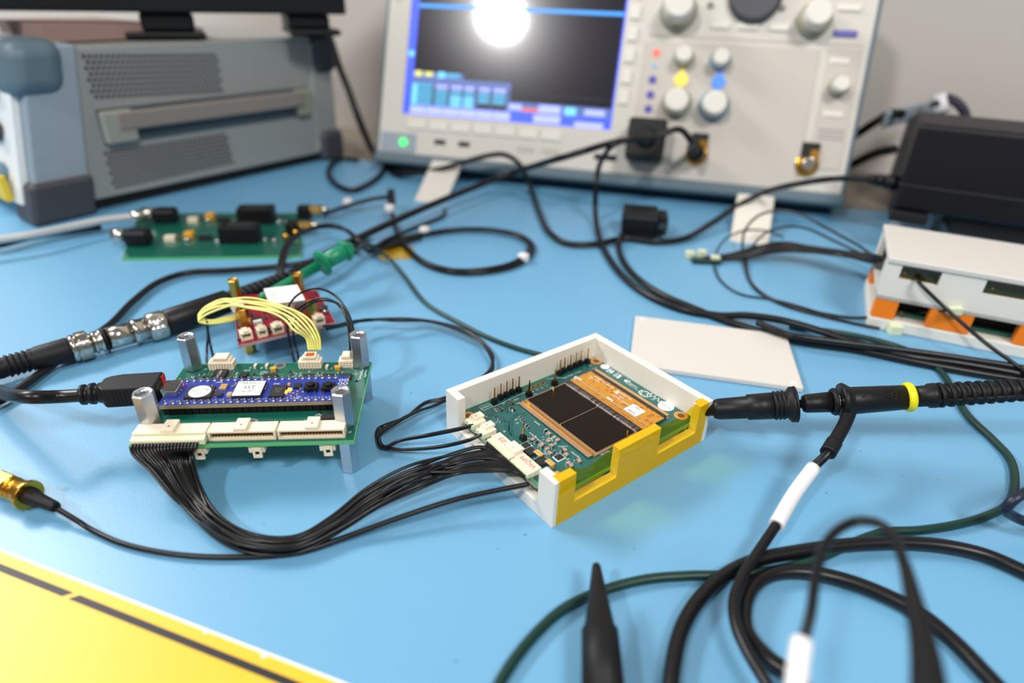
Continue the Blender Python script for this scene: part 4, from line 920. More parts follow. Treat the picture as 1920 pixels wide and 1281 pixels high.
# two small pairs: J1 and J2, looping back behind the box
def multi(name, label, cat, lines, r, m, group=None, n=6):
    P0_ = path(lines[0])[0]; t_ = thing(name, label, cat, (P0_.x, P0_.y, 0), 0, group)
    for l in lines: MB().tube(smooth(path(l), 8), r, n).done('wire', m, t_, world=True)
    return t_
def vary(l, du, dv, dz=0): return [(p[0]+du*math.sin(i*.9+du), p[1]+dv*math.cos(i*.7+dv), p[2]+dz) for i, p in enumerate(l)]
j1l = [(886, 799, 11.5), (860, 806, 10), (800, 818, 8), (750, 827, 4), (722, 838, 2), (710, 832, 1.5), (708, 805, 1.5), (722, 797, 2.5), (760, 783, 2.5), (800, 756, 2), (836, 748, 2), (900, 712, 2), (920, 690, 2.5), (922, 665, 3), (905, 640, 4), (870, 618, 4), (820, 604, 4), (770, 598, 5), (710, 600, 7), (660, 605, 10), (628, 612, 14), (606, 612, 16)]
j1 = multi('power_pair', 'pair of thin black wires looping left from the upper small socket of the sensor board', 'wire', [j1l, vary(j1l, 2.2, 2.4, .5)], .62, wireb)
j2l = [(902, 816, 11.5), (880, 826, 9.5), (830, 838, 7), (780, 843, 4), (740, 842, 2), (716, 834, 1.2), (712, 815, 3.5), (740, 793, 4.5), (780, 772, 4.5), (812, 762, 3.5), (840, 750, 3.5), (905, 716, 3.5), (925, 690, 4), (917, 662, 4.5), (895, 636, 5), (850, 615, 5.5), (800, 602, 5.5), (740, 602, 8), (690, 600, 8), (650, 610, 9), (612, 618, 12)]
multi('signal_pair', 'second thin black pair, looping left from the lower small socket of the sensor board', 'wire', [j2l, vary(j2l, -2.4, 2.2, .7)], .62, wireb)

# ================================================================== RED BOARD
rc = [Vector((-128.1, 251.7, 0)), Vector((-89.4, 278.1, 0)), Vector((-109.3, 314.5, 0)), Vector((-152.0, 303.5, 0))]
ryaw = math.atan2(rc[1].y-rc[0].y, rc[1].x-rc[0].x); RF = Fr(rc[0].x, rc[0].y, ryaw); ZR = 14.5
rl = [RF.I @ p for p in rc]
rb = thing('radio_board', 'dark red circuit board raised on brass standoffs behind the green carrier board', 'circuit board', RF.o, RF.yaw)
rpoly = [(p.x, p.y) for p in rl]; board(rb, rpoly, ZR-1.6, ZR, pcbr, pcbre, ins=.15)
def rp(a, b_, z=ZR): p = RF.L(420+a/7.115, 520+b_/7.115, z); return p.x, p.y
rst = [rp(285, 660), rp(1190, 570), rp(165, 265), rp(1010, 180)]
rs0 = standoff(2.9, 10.5, brass, rb, (*rst[0], ZR)); rs1 = standoff(2.9, ZR-1.6, brass, rb, (*rst[0], 0))
for p in rst[1:]: rep(rs0, (*p, ZR)); rep(rs1, (*p, 0))
q4 = [rp(600, 650), rp(1070, 590)]
mq = [rp(520, 150, ZR+9), rp(980, 95, ZR+9), rp(1090, 300, ZR+9), rp(600, 360, ZR+9)]
b_ = MB(); b_.prism([mq[3], mq[2], mq[1], mq[0]], ZR, ZR+8.6); md2 = b_.done('metal_can', steel, rb, .4)
cxm = sum(p[0] for p in mq)/4; cym = sum(p[1] for p in mq)/4
ins_ = [((p[0]-cxm)*.97+cxm, (p[1]-cym)*.97+cym) for p in (mq[3], mq[2], mq[1], mq[0])]
MB().prism(ins_, ZR+8.6, ZR+9).done('white_label', sticker, md2)
lb = MB(); xv = Vector((mq[2][0]-mq[3][0], mq[2][1]-mq[3][1], 0)); yv = Vector((mq[0][0]-mq[3][0], mq[0][1]-mq[3][1], 0)); o3 = Vector((*mq[3], ZR+9.02)); ang = math.atan2(xv.y, xv.x)
for k in range(7): p = o3+xv*.12+yv*(.2+k*.1); lb.add([p, p+xv*(.3-.03*(k % 3)), p+xv*(.3-.03*(k % 3))+yv*.03, p+yv*.03], [(0, 1, 2, 3)])
p = o3+xv*.7+yv*.55; lb.text('FCC ID', p.x, p.y, p.z, 1.6, ang); p = o3+xv*.7+yv*.3; lb.text('CE', p.x, p.y, p.z, 2, ang); p = o3+xv*.45+yv*.25; lb.lathe(p-Vector((0, 0, .02)), (0, 0, 1), [(0, .5), (.03, .5)], 12)
lb.done('label_print', greymark, md2)
for a, b_2, sz in ((300, 830, 5.4), (510, 790, 4.6), (720, 745, 5.2), (925, 700, 4.6), (1290, 660, 5.2)):
    x, y = rp(a, b_2-20); y = max(y, 2.8)
    b_ = MB(); h3 = sz/2
    b_.box(x-h3, x+h3, y-2.4, y+2.6, ZR, ZR+.8); b_.box(x-h3, x-h3+.8, y-2.4, y+2.6, ZR+.8, ZR+3.6); b_.box(x+h3-.8, x+h3, y-2.4, y+2.6, ZR+.8, ZR+3.6); b_.box(x-h3, x+h3, y+1.6, y+2.6, ZR+.8, ZR+3.6); b_.box(x-1.2, x+1.2, y-2.0, y+2.6, ZR+3.0, ZR+4.6)
    b_.box(x-h3, x-1, y-2.4, y+2.6, ZR+3.2, ZR+3.9); b_.box(x+1, x+h3, y-2.4, y+2.6, ZR+3.2, ZR+3.9)
    so = b_.done('small_socket', cream, rb); MB().box(x-h3+.9, x+h3-.9, y+1.4, y+1.6, ZR+.8, ZR+3).done('socket_inside', ceram, so)
x, y = rp(170, 420); MB().box(x-2.6, x+3.4, y-4.5, y+4.5, ZR, ZR+4).done('side_socket', cream, rb, .3)
x, y = rp(440, 580); chip(rb, x, y, ZR, 5, 3, 1.5, 'y', 4); x, y = rp(455, 620); MB().box(x-2, x+2, y-1.2, y+1.2, ZR, ZR+1.8).done('white_part', sticker, rb, .1)
x, y = rp(1330, 440); MB().lathe((x, y, ZR), (0, 0, 1), [(0, 2.2), (2, 2.2), (2.4, 1.6)], 16).done('round_part', epoxy, rb); x, y = rp(1345, 480); MB().lathe((x, y, ZR), (0, 0, 1), [(0, 1.4), (2.2, 1.4)], 16).done('metal_part', steel, rb)
rr = smd(rb, *rp(590, 690), ZR, 2.4, 1.4, .8, resm, 'resistor')
for a, b_2 in ((610, 725), (350, 500), (370, 520), (540, 480), (560, 550), (1230, 230), (1310, 320), (210, 845), (1080, 640)): rep(rr, (*rp(a, b_2), ZR))
# yellow wires: loop from the red board's side socket to the rear socket of the carrier
Yend = FB.M @ Vector((53.7, 55.5, ZB+3))
yl = thing('yellow_wire_bundle', 'bundle of pale yellow wires arching from the red board to the green carrier board', 'wire bundle', (Yend.x, Yend.y, 0))
random.seed(2)
for k in range(6):
    o_ = k-2.5; up_ = k % 2
    jt = (0, 7, -3, 5, 9, -1)[k]
    vv = [(590+o_*4.2, 657, 23), (586+o_*5, 636-abs(o_), 28), (568+o_*6.5, 612-o_*3, 32+k%3), (545+o_*4, 592-o_*3.4-jt*.3, 34+k%3), (508, 578-o_*3.2-jt*.7, 34), (460, 571-o_*2.2-jt, 31), (415, 572+o_*2.2-jt, 28), (382, 586+o_*2.6-jt*.5, 25), (373, 598+o_*1.8, 23), (392, 604+o_*1.2, 21), (425, 599+o_*1.8, 19), (442, 595+o_*1.8, 17)]
    MB().tube(smooth(path(vv), 8), .52, 8).done('wire', yellow, yl, world=True)
multi('black_drop_pair', 'pair of thin black wires dropping from the left end of the yellow wire loop', 'wire', [[(386, 600, 22), (390, 630, 12), (388, 655, 5), (392, 690, 2), (420, 700, 1)], [(388, 604, 22), (393, 640, 10), (402, 676, 4), (412, 700, 1)]], .6, wireb)
Bend = path([(662, 655, 22)])[0]
multi('black_arch_wires', 'three thin black wires arching from the rear right socket over the red board', 'wire', [
    [(657, 662, 22), (656, 640, 27), (650, 600, 33), (630, 568, 36), (600, 560, 36), (570, 572, 32), (548, 590, 26), (540, 615, 18), (545, 650, 8), (556, 690, 1)],
    [(661, 662, 22), (660, 636, 28), (652, 598, 34), (636, 571, 37), (604, 563, 37), (575, 575, 32), (556, 596, 24), (550, 625, 14), (556, 655, 6), (566, 690, 1)],
    [(664, 660, 22), (664, 630, 30), (654, 590, 36), (625, 552, 40), (592, 541, 41), (560, 552, 37), (541, 575, 30), (538, 600, 22), (541, 630, 12), (550, 670, 2)]], .55, wireb)

# ================================================================== COAX COUPLER, PROBE LEAD
cp = thing('coax_coupler', 'silver screw coupler joining two thick black cables at the left', 'connector', at(220, 640, 0))
k0 = at(132, 655, 7.5); k1 = at(312, 606, 7.5); dd = (k1-k0).normalized(); LK = (k1-k0).length
def seg(prof, name, m, n=28, base=k0, d=dd): return MB().lathe(base, d, prof, n).done(name, m, cp, world=True)
q9 = .35*LK/20.2; qs = lambda l: [(a*q9, b2*.9) for a, b2 in l]
seg(qs([(0, 6.4), (1, 7.4), (3.2, 7.4), (3.3, 6.9), (3.9, 6.9), (4, 7.6), (10.5, 7.6), (11.5, 6.2)]), 'knurled_nut', steel)
kr = MB()
x_, y_, _ = frame(dd)
for k in range(44):
    a = 2*math.pi*k/44; r0 = x_*math.cos(a)+y_*math.sin(a); r1_ = x_*math.cos(a+.07)+y_*math.sin(a+.07); p = k0+dd*4.3*q9; q_ = k0+dd*10.2*q9
    kr.hexa([p+r0*6.75, p+r1_*6.75, q_+r1_*6.75, q_+r0*6.75], [p+r0*7.1, p+r1_*7.1, q_+r1_*7.1, q_+r0*7.1])
kr.done('knurling', steel, cp, world=True)['kind'] = 'stuff'
seg(qs([(11.5, 5.4), (13, 5.4), (13.2, 6.3), (14.6, 6.3), (14.8, 5.3), (16.5, 5.3), (16.7, 6.6), (18.4, 6.6), (18.8, 5.6), (20, 5.8)]), 'threaded_ring', steel)
seg([(19.2*q9, 6.4), (20.2*q9, 6.4)], 'black_washer', black)
seg([(20.2*q9, 5.5), (LK*.63, 5.5)], 'barrel', steel); seg([(LK*.63, 6.3), (LK*.68, 6.3), (LK*.69, 5.9), (LK*.80, 5.9)], 'collar', steel)
seg([(LK*.79, 6.2), (LK*.82, 7.3), (LK*.97, 7.3), (LK, 6.4)], 'knurled_nut', knurl)
kr = MB(); n_ = 44
for k in range(n_):
    for j in range(6):
        a = 2*math.pi*(k+.5*(j % 2))/n_; r0 = x_*math.cos(a)+y_*math.sin(a); p = k0+dd*(LK*.83+j*LK*.024)+r0*7.2
        kr.lathe(p, r0, [(0, .5), (.25, .1)], 4, False)
kr.done('knurling', steel, cp, world=True)['kind'] = 'stuff'
lc = thing('coax_cable', 'thick black cable with ribbed boot entering the silver coupler from the left', 'cable', at(60, 680, 0))
MB().lathe(k0+dd*1, -dd, [(0, 5.6), (2, 6.0), (14, 5.6), (15, 5.2)] + sum([[(16+i*2.2, 5.2), (16.9+i*2.2, 5.4), (17+i*2.2, 4.6), (17.7+i*2.2, 4.6)] for i in range(5)], []) + [(28, 4.9), (44, 4.2), (46, 2.6)], 20).done('ribbed_boot', rubber, lc, world=True)
e0 = k0-dd*44
MB().tube(smooth([e0, e0-dd*12+Vector((0, 0, -1)), e0-dd*30+Vector((0, -10, -3)), e0-dd*60+Vector((0, -40, -3)), e0-dd*150+Vector((0, -60, -3)), e0-dd*280+Vector((0, -40, -3))], 8), 2.7, 12).done('cable', blackg, lc, world=True)
pl = thing('probe_lead', 'long black probe lead running from the silver coupler up to the oscilloscope', 'cable', at(430, 560, 0))
n1_ = at(430, 564, 9); d1_ = (n1_-k1).normalized(); l1 = (n1_-k1).length
MB().lathe(k1-dd*1, d1_, [(0, 5.8), (2, 6.9), (l1, 6.4), (l1+1, 5.4)], 24).done('probe_body', black, pl, world=True)
m1 = at(545, 515, 11); d2_ = (m1-n1_).normalized(); l2 = (m1-n1_).length; pr_ = []; tt = 0
while tt < l2-4: pr_ += [(tt, 5.2-2.0*tt/l2), (tt+2.4, 5.2-2.0*tt/l2), (tt+2.5, 4.3-2.0*tt/l2), (tt+3.6, 4.3-2.0*tt/l2)]; tt += 3.7
MB().lathe(n1_, d2_, pr_, 20).done('strain_relief', rubber, pl, world=True)
dsc = (lambda u, v, z=None: None)
tgt = SM @ Vector((296, -8, 23)); dpt = lambda p: (p-CAM).dot(FW)
sf = lambda u, v, off: onplane(u, v, O+Nf*off, Nf)
d_a = dpt(m1); d_b = dpt(SM @ Vector((262, -42, 30)))
pts_ = [m1-d2_*3, atd(600, 485, d_a+20), atd(665, 450, d_a+55), atd(800, 388, d_a+110), atd(950, 328, d_a+170), atd(1080, 288, d_b-35), atd(1165, 264, d_b-10), atd(1225, 258, d_b-3), SM @ Vector((278, -38, 36)), SM @ Vector((292, -22, 26)), SM @ Vector((296, -4, 23))]
MB().tube(smooth(pts_, 8), [2.7]*81 if False else 2.6, 12).done('cable', blackg, pl, world=True)
MB().lathe(SM @ Vector((296, -9, 23)), Vector(B)*-1+Vector(A)*-.25, [(0, 6.8), (8, 6.8), (9, 5), (22, 4), (30, 3)], 20).done('bnc_plug', black, pl, world=True)
# green hook clip
gc = thing('test_clip', 'green spring hook test clip leaning over the black probe lead', 'clip', at(560, 520, 0))
g0 = at(486, 560, 15); g1 = at(655, 466, 26); dg = (g1-g0).normalized(); LG = (g1-g0).length
MB().lathe(g0, dg, [(0, 1.6), (3, 2.3), (LG*.62, 2.9)], 20).done('stem', greenc, gc, world=True)
MB().lathe(g0+dg*LG*.66, dg, [(0, 4.6), (1, 7.6), (1.6, 7.8), (2, 4.4)], 26).done('flange', greenc, gc, world=True)
MB().lathe(g0+dg*LG*.68, dg, [(0, 4.6), (LG*.24, 5.0), (LG*.25, 4.8)], 22).done('body', greenc, gc, world=True)
MB().lathe(g0+dg*LG*.93, dg, [(0, 6.6), (3.2, 6.2), (3.6, 4.4), (6, 3.8)], 6, False).done('end_cap', greenc, gc, .5, world=True)
cable('green_wire', 'thin dark green wire curving from the green clip to the back of the white box', 'wire', [(664, 474, 22), (678, 462, 20), (696, 462, 14), (722, 478, 7), (755, 515, 3), (800, 570, 1.3), (860, 605, 1.3), (920, 635, 1.3), (975, 655, 1.3), (1040, 672, 1.3)], 1.25, greenw)
# bunched loop of black cables above the green clip
multi('looped_cable', 'bunch of black cables arching between the green clip and the probe strain relief', 'cable', [
    [(528, 528, 8), (530, 500, 12), (545, 455, 16), (575, 432, 17), (620, 422, 15), (650, 432, 13), (672, 452, 12), (700, 462, 10), (720, 452, 7), (760, 434, 3), (800, 418, 2), (830, 405, 2), (834, 392, 2)],
    [(522, 526, 8), (524, 498, 12), (538, 458, 15), (566, 436, 16), (608, 425, 15), (640, 428, 13), (668, 446, 12), (690, 470, 9), (730, 462, 4), (790, 446, 2)]], 1.5, blackg, n=8)
cable('thin_black_cable', 'thin black cable bending along the mat behind the silver coupler', 'cable', [(-500, 900, 3), (-220, 850, 3), (-40, 770, 3), (20, 740, 3), (90, 690, 3), (160, 640, 3), (205, 610, 3), (250, 565, 3), (300, 528, 3), (350, 512, 3), (430, 507, 3), (520, 500, 3), (600, 487, 3), (660, 466, 3), (690, 440, 3)], 1.9, blackg)
kt = tag(MB().prism([(p.x, p.y) for p in [at(712, 488, 0), at(770, 486, 0), at(776, 464, 0), at(738, 462, 0), at(714, 470, 0)]], 0, .5).done('tape_piece', M('dark_amber_tape', (176, 140, 26), .25, coat=.5)), 'scrap of dark amber tape stuck flat on the blue mat', 'tape')

# ================================================================== GREEN BOARD AT THE BACK LEFT
gyaw_ = math.atan2(394.7-378.4, 125.3); GF = Fr(-257.1, 378.4, gyaw_); GWd = 126; GDp = 84
gb = thing('transformer_board', 'long green circuit board with two black blocks in front of the grey instrument', 'circuit board', GF.o, GF.yaw)
gtl = GF.L(262, 400, 1.6); gtr = GF.L(566, 400, 1.6); gfr = GF.L(566, 478, 1.6)
board(gb, [(0, 0), (gfr.x, 0), (gtr.x, gtr.y), (gtl.x, gtl.y)], 0, 1.8, pcbg, pcbe, ins=.3)
def z6(a, b_, z=1.8): p = GF.L(180+a/3.84, 360+b_/3.84, z); return p.x, p.y
for (a, b_2) in ((1030, 375), (1150, 235)):
    x, y = z6(a, b_2); kb = MB().box(x-13, x+13, y, y+14, 1.8, 13.5).done('transformer_block', black, gb, 1)
    lt = MB(); lt.text('TRACO POWER', x, y+9, 13.55, 2.6); lt.text('TMR 3-0522', x, y+5, 13.55, 2.4); lt.done('block_lettering', greymark, kb)
for (a, b_2) in ((300, 400), (500, 235)):
    x, y = z6(a, b_2); MB().box(x-9, x+7, y+1, y+13, 1.8, 12).done('jack_block', black, gb, 2.5)
    p_ = MB().lathe((x-9, y+7, 8), (-1, 0, 0), [(0, 4.6), (8, 4.6)], 20).done('jack_barrel', steel, gb)
for (a, b_2) in ((540, 350), (705, 215)):
    x, y = z6(a, b_2); o = smd(gb, x, y, 1.8, 11, 5, 3.4, cream, 'capacitor')
for (a, b_2) in ((675, 330), (825, 195)):
    x, y = z6(a, b_2); MB().box(x-3, x+3, y-3, y+4, 1.8, 6).done('yellow_capacitor', tant, gb, .5); MB().lathe((x, y-6, 1.8), (0, 0, 1), [(0, 2.2), (2.2, 2)], 14).done('solder_blob', solder, gb)
for (a, b_2) in ((1285, 355), (1375, 225), (1215, 350), (1320, 220), (875, 360), (1000, 225)): x, y = z6(a, b_2); MB().lathe((x, y, 1.8), (0, 0, 1), [(0, 2.1), (1.6, 1.9), (2, 1)], 14).done('solder_blob', solder, gb)
for (a, b_2) in ((790, 345), (920, 215)): x, y = z6(a, b_2); chip(gb, x, y, 1.8, 8, 5, 3, 'y', 4)
for (a, b_2) in ((1420, 320), (1500, 200)):
    x, y = z6(a, b_2); MB().box(x-5, x+5, y, y+10, 1.8, 11).done('sma_block', black, gb, 1)
    for d3 in (4, 9): MB().lathe((x+d3, y+5, 8), (1, 0, 0), [(0, 3.8), (3.6, 3.8)], 6, False).done('gold_connector', gold, gb)
    MB().lathe((x+12, y+5, 8), (1, 0, 0), [(0, 3), (6, 3)], 14).done('connector_barrel', steel, gb)
for (a, b_2) in ((1440, 290), (1370, 320)): x, y = z6(a, b_2, 4); MB().lathe((x, y-2, 1.8), (0, 0, 1), [(0, 2), (5, 2)], 12).done('gold_post', gold, gb)
sl = thing('sleeved_coax', 'translucent grey sleeved cable plugged into the rear left jack of the green board', 'cable', at(150, 420, 0))
MB().tube(smooth(path([(-40, 455, 12), (60, 440, 12), (140, 424, 11), (200, 412, 11), (262, 405, 10)]), 8), 2.6, 12).done('clear_sleeve', clearw, sl, world=True)
MB().tube(smooth(path([(-40, 462, 5), (0, 458, 5), (60, 443, 5), (130, 433, 4), (190, 425, 4)]), 8), 2.6, 12).done('cable', blackg, sl, world=True)
MB().tube(path([(246, 407, 10), (272, 403, 10)]), 4.0, 14).done('metal_plug', steel, sl, world=True)
# wire from the green board with white ties, running into a big flat loop
wt = thing('tied_wire_loop', 'black wire with white zip ties lying in a wide flat loop on the mat', 'wire', at(880, 470, 0))
MB().tube(smooth(path([(608, 402, 8), (650, 387, 8), (700, 373, 9), (728, 369, 12), (734, 366, 14), (734, 385, 9), (738, 412, 3), (746, 440, 2), (765, 470, 2), (800, 497, 2), (850, 511, 2), (910, 510, 2), (965, 498, 2), (995, 478, 2), (998, 458, 2), (970, 440, 2), (920, 431, 2), (860, 430, 2), (800, 438, 2), (745, 450, 2), (712, 462, 3), (690, 472, 4)]), 8), 1.7, 8).done('wire', blackg, wt, world=True)
MB().tube(smooth(path([(738, 412, 5), (748, 440, 4), (765, 466, 4), (800, 492, 4), (850, 506, 4), (912, 504, 4), (962, 492, 4), (990, 470, 4), (985, 452, 4), (950, 438, 4), (900, 431, 4), (840, 432, 4), (790, 441, 4), (740, 455, 4), (700, 463, 4)]), 8), 1.3, 8).done('wire', blackg, wt, world=True)
for u, v, z in ((653, 386, 8), (731, 398, 9), (796, 440, 3), (981, 491, 3)): MB().lathe(at(u, v, z-2.5), (0, 0, 1), [(0, 3.4), (1, 4.2), (5, 4.2), (6, 3)], 10).done('zip_tie', tie, wt, 1, world=True)
MB().tube(path([(734, 388, 10), (733, 360, 16)]), 3.2, 10).done('wire_end_sleeve', rubber, wt, world=True)

# ================================================================== CABLES BETWEEN SCOPE AND BRICK
def pc(name, label, pts, r, m=blackg, **k): return cable(name, label, 'cable', [], r, m, world_pts=[p if isinstance(p, Vector) else (at(*p) if len(p) == 3 else atd(p[0], p[1], p[3])) for p in pts], **k)
pc('supply_cable', 'long black cord snaking under the oscilloscope to the power brick', [(728, 300, 3), (742, 328, 3), sf(820, 318, 20), sf(870, 304, 22), sf(915, 292, 24), sf(945, 290, 26), sf(972, 306, 30), (992, 345, 8), (1012, 400, 3), (1032, 438, 3), (1065, 457, 3), (1120, 457, 3), (1170, 447, 3), (1230, 453, 3), (1280, 448, 3), (1335, 418, 6), (1385, 385, 14), (1430, 362, 24), (1500, 344, None, 470), (1570, 335, None, 468), (1640, 337, None, 458), (1662, 341, None, 455)], 2.3)
pc('scope_cable', 'black cable hanging from the oscilloscope input and sweeping to the right edge', [(1180, 262, None, d_b-12), (1150, 272, None, d_b-22), (1128, 300, None, 510), (1118, 340, None, 490), (1116, 390, 12), (1122, 440, 3), (1140, 482, 2.5), (1172, 522, 2.5), (1220, 556, 2.5), (1280, 580, 2.5), (1350, 592, 2.5), (1400, 592, 4.5), (1470, 602, 5), (1540, 622, 5), (1600, 642, 4), (1700, 668, 4), (1800, 682, 4), (1960, 712, 4), (2150, 765, 4), (2500, 880, 4)], 2.2)
pc('plug_cable', 'black cable leaving the small black cube plug and running right', [(1165, 440, 8), (1160, 458, 3), (1168, 490, 2.2), (1195, 522, 2.2), (1240, 552, 2.2), (1300, 578, 2.2), (1350, 598, 2.2), (1420, 620, 2.2), (1500, 640, 2.2), (1600, 655, 2.2), (1720, 680, 2.2), (1830, 700, 2.2), (1960, 722, 2.2), (2150, 765, 2.2), (2500, 880, 2.2)], 2.1)
pc('third_cable', 'glossy black cable crossing behind the lid toward the right edge', [(1420, 605, 6.5), (1480, 628, 7), (1560, 640, 7), (1680, 655, 6.5), (1800, 672, 6.5), (1960, 700, 6.5), (2150, 765, 6.5), (2500, 880, 6.5)], 1.8)
cu = at(1163, 446, 0); cq = thing('cube_plug', 'small black cube power plug on the mat in front of the oscilloscope', 'plug', (cu.x, cu.y, 0), -.2304+.1)
MB().box(0, 27, 0, 24, 1, 20).done('housing', black, cq, 2); MB().box(27, 34, 3, 21, 3, 18).done('plug_face', rubber, cq, 1.5); MB().box(1, 26, -.3, .1, 16, 17).done('seam', M('plug_seam', (84, 80, 82), .4), cq)
MB().box(27.5, 34.4, 2.6, 21.4, 8, 13).done('grey_patch', dteal, cq)
pc('back_loop_wire', 'black cable looped on the mat between grey instrument and oscilloscope', [(618, 60, None, 640), (640, 130, None, 640), (665, 210, None, 645), (700, 288, 6), (718, 302, 3), (715, 325, 3), (690, 345, 3), (660, 357, 3), (632, 347, 3), (616, 326, 3), (622, 308, 3), (640, 298, 3), (672, 300, 3)], 2.4)
pc('hanging_wall_cable', 'thick black cable hanging down behind the grey instrument', [(598, 40, None, 660), (620, 90, None, 660), (650, 160, None, 660), (672, 220, None, 665), (700, 285, 8), (730, 310, 4), (760, 318, 4), (840, 316, 4)], 3.6)
# cables on the right chassis
cs1 = pc('chassis_cable', 'upper black cable slanting from the oscilloscope to the teal-grey chassis', [(1560, 285, None, 640), (1604, 254, None, 610), (1640, 230, None, 590), (1668, 214, None, 560), (1690, 214, None, 540)], 4)
cs2 = pc('chassis_cable', 'lower black cable slanting from the oscilloscope to the teal-grey chassis', [(1565, 325, None, 620), (1595, 310, None, 600), (1640, 288, None, 570), (1676, 280, None, 540)], 4)
bl = thing('blue_patch_cord', 'dark blue cord arching over the power brick with a white end', 'cable', at(1780, 300, 0))
MB().tube(smooth(path([(1752, 200, None, 560), (1768, 184, None, 560), (1790, 190, None, 555), (1808, 210, None, 550), (1812, 235, None, 545)]), 8), 4, 12).done('cord', M('navy_cord', (44, 42, 66), .4), bl, world=True)
MB().tube(path([(1760, 180, None, 562), (1764, 212, None, 562)]), 7, 12).done('white_boot', whitet, bl, world=True)
rl0 = [atd(1662, 212, 540), atd(1760, 188, 600)]
b_ = MB(); dnn = Vector((0, 0, -14)); bk = Vector((6, 14, 0)); b_.hexa([rl0[0]+dnn, rl0[1]+dnn, rl0[1]+dnn+bk, rl0[0]+dnn+bk], [rl0[0], rl0[1], rl0[1]+bk, rl0[0]+bk]); b_.done('side_rail', lgreyp, ch, 2, world=True)

# ================================================================== WHITE AND ORANGE STACKED ENCLOSURE
WA = at(1623, 613, 0); WBp = at(1920, 674, 0); wy = math.atan2(WBp.y-WA.y, WBp.x-WA.x); WF = Fr(WA.x, WA.y, wy)
se = thing('stacked_enclosure', 'two-tier white box with orange posts and small windows at the right edge', 'box', WF.o, wy)
SM2 = WF.M
def face_z(u, v):                       # height and distance along the front face for a pixel
    n_ = Vector((math.sin(wy), -math.cos(wy), 0)); p = WF.I @ onplane(u, v, WF.o, n_); return p.x, p.z
hh = {k: face_z(u, v) for k, (u, v) in dict(base=(1625, 592), orT=(1636, 557), upB=(1637, 553), upT=(1656, 480), w1a=(1695, 493), w1b=(1758, 536), w2a=(1850, 517), w2b=(1841, 550), o1=(1670, 575), o2=(1738, 600), o3=(1822, 610), o4=(1908, 625)).items()}
WL = 120; WD = 62
zA = hh['base'][1]; zB2 = hh['orT'][1]; zT = hh['upT'][1]
MB().box(0, WL, 0, WD, 0, zA).done('base_tray', white3d, se, .8)
for x0, x1 in ((0.3, 12.0), (hh['o2'][0], hh['o3'][0]), (hh['o4'][0], hh['o4'][0]+14)): MB().box(x0, x1, .3, 6, zA, zB2).done('orange_post', orange, se, .5)
MB().box(0.3, 6, WD-10, WD, zA, zB2).done('orange_post', orange, se, .5)
MB().box(7, WL-4, 8, WD-4, zA+.3, zA+2.2).done('lower_board', pcbg, se)
MB().box(10, WL-6, 12, WD-6, zA+2.2, zB2-.6).done('lower_electronics', dark, se)
b_ = MB(); z0_, z1_ = zB2, zT-3.4; wz0, wz1 = hh['w1b'][1]-.3, hh['w1a'][1]+.2; x1a, x1b = hh['w1a'][0], hh['w1b'][0]; x2a = hh['w2b'][0]; x2b = x2a+26
b_.box(0, WL, 0, 2.6, z0_, wz0); b_.box(0, WL, 0, 2.6, wz1, z1_); b_.box(0, x1a, 0, 2.6, wz0, wz1); b_.box(x1b, x2a, 0, 2.6, wz0, wz1); b_.box(x2b, WL, 0, 2.6, wz0, wz1)
b_.box(WL-2.6, WL, 2.6, WD, z0_, z1_); b_.box(0, WL-2.6, WD-2.6, WD, z0_, z1_); b_.box(0, 2.6, 2.6, 12, z0_, z1_); b_.box(0, 2.6, WD-12, WD-2.6, z0_, z1_); b_.box(0, WL, 0, WD, z0_, z0_+2)
b_.done('upper_box', white3d, se)
MB().box(-.6, WL+.6, -.8, WD+.6, zT-3.4, zT).done('top_lid', lid_m, se, .8)
MB().box(5, WL-4, 5, WD-5, wz0+.2, wz0+1.6).done('upper_board', pcbg, se)
MB().box(8, WL-8, 16, WD-8, wz0+1.6, wz1-1).done('amber_component', flexm, se)
for x0, x1 in ((x1a-.5, x1b+.5), (x2a-.5, x2b+.5)): MB().box(x0, x1, 2.7, 2.75, wz0, wz1).done('amber_window', tape_m, se)
for x, m in ((x1a+3, gold), (x1a+8, solder), (x2a+5, solder)): MB().lathe((x, 5, wz0+1.6), (0, 0, 1), [(0, 1.0), (1.4, .9)], 12).done('solder_joint', m, se)
MB().lathe((9+6, 4, zA+4), (0, -1, 0), [(0, 1.3), (1, 1.2)], 12).done('solder_joint', gold, se)
# window lead and thin looping wires
cable('window_lead', 'thin black wire hanging out of the small window of the two-tier white box', 'wire', [], 1.0, wireb, world_pts=[SM2 @ Vector(((x1a+x1b)/2-1.5, 4, wz0+2.4)), SM2 @ Vector(((x1a+x1b)/2, -3, wz0+1.5)), atd(1775, 580, dpt(SM2 @ Vector((30, -16, 10)))), atd(1850, 645, dpt(SM2 @ Vector((44, -30, 4)))), at(1925, 700, 6.5), at(1990, 770, 4)])
bn = [WF.M @ Vector((-1, 30, zT-10))]
th2 = thing('ribbon_bundle', 'bundle of thin black wires leaving the two-tier white box to loose end connectors', 'wire bundle', at(1450, 480, 0))
random.seed(8)
for k in range(7):
    o_ = (k-3); s2 = random.uniform(-1, 1)
    MB().tube(smooth([SM2 @ Vector((4, 34+o_*1.4, zT-12)), atd(1648, 486+o_*1.6, dpt(SM2 @ Vector((-4, 34, zT-14)))), at(1585, 476+o_*1.3, 16), at(1520, 468+o_*1.6, 12), at(1465, 463+o_*2.6+s2, 10), at(1420, 470+o_*2.4+s2, 6), at(1370, 480+o_*1.2, 3), at(1318, 486+o_*.9, 2)], 7), 1.1, 6).done('wire', wireb, th2, world=True)
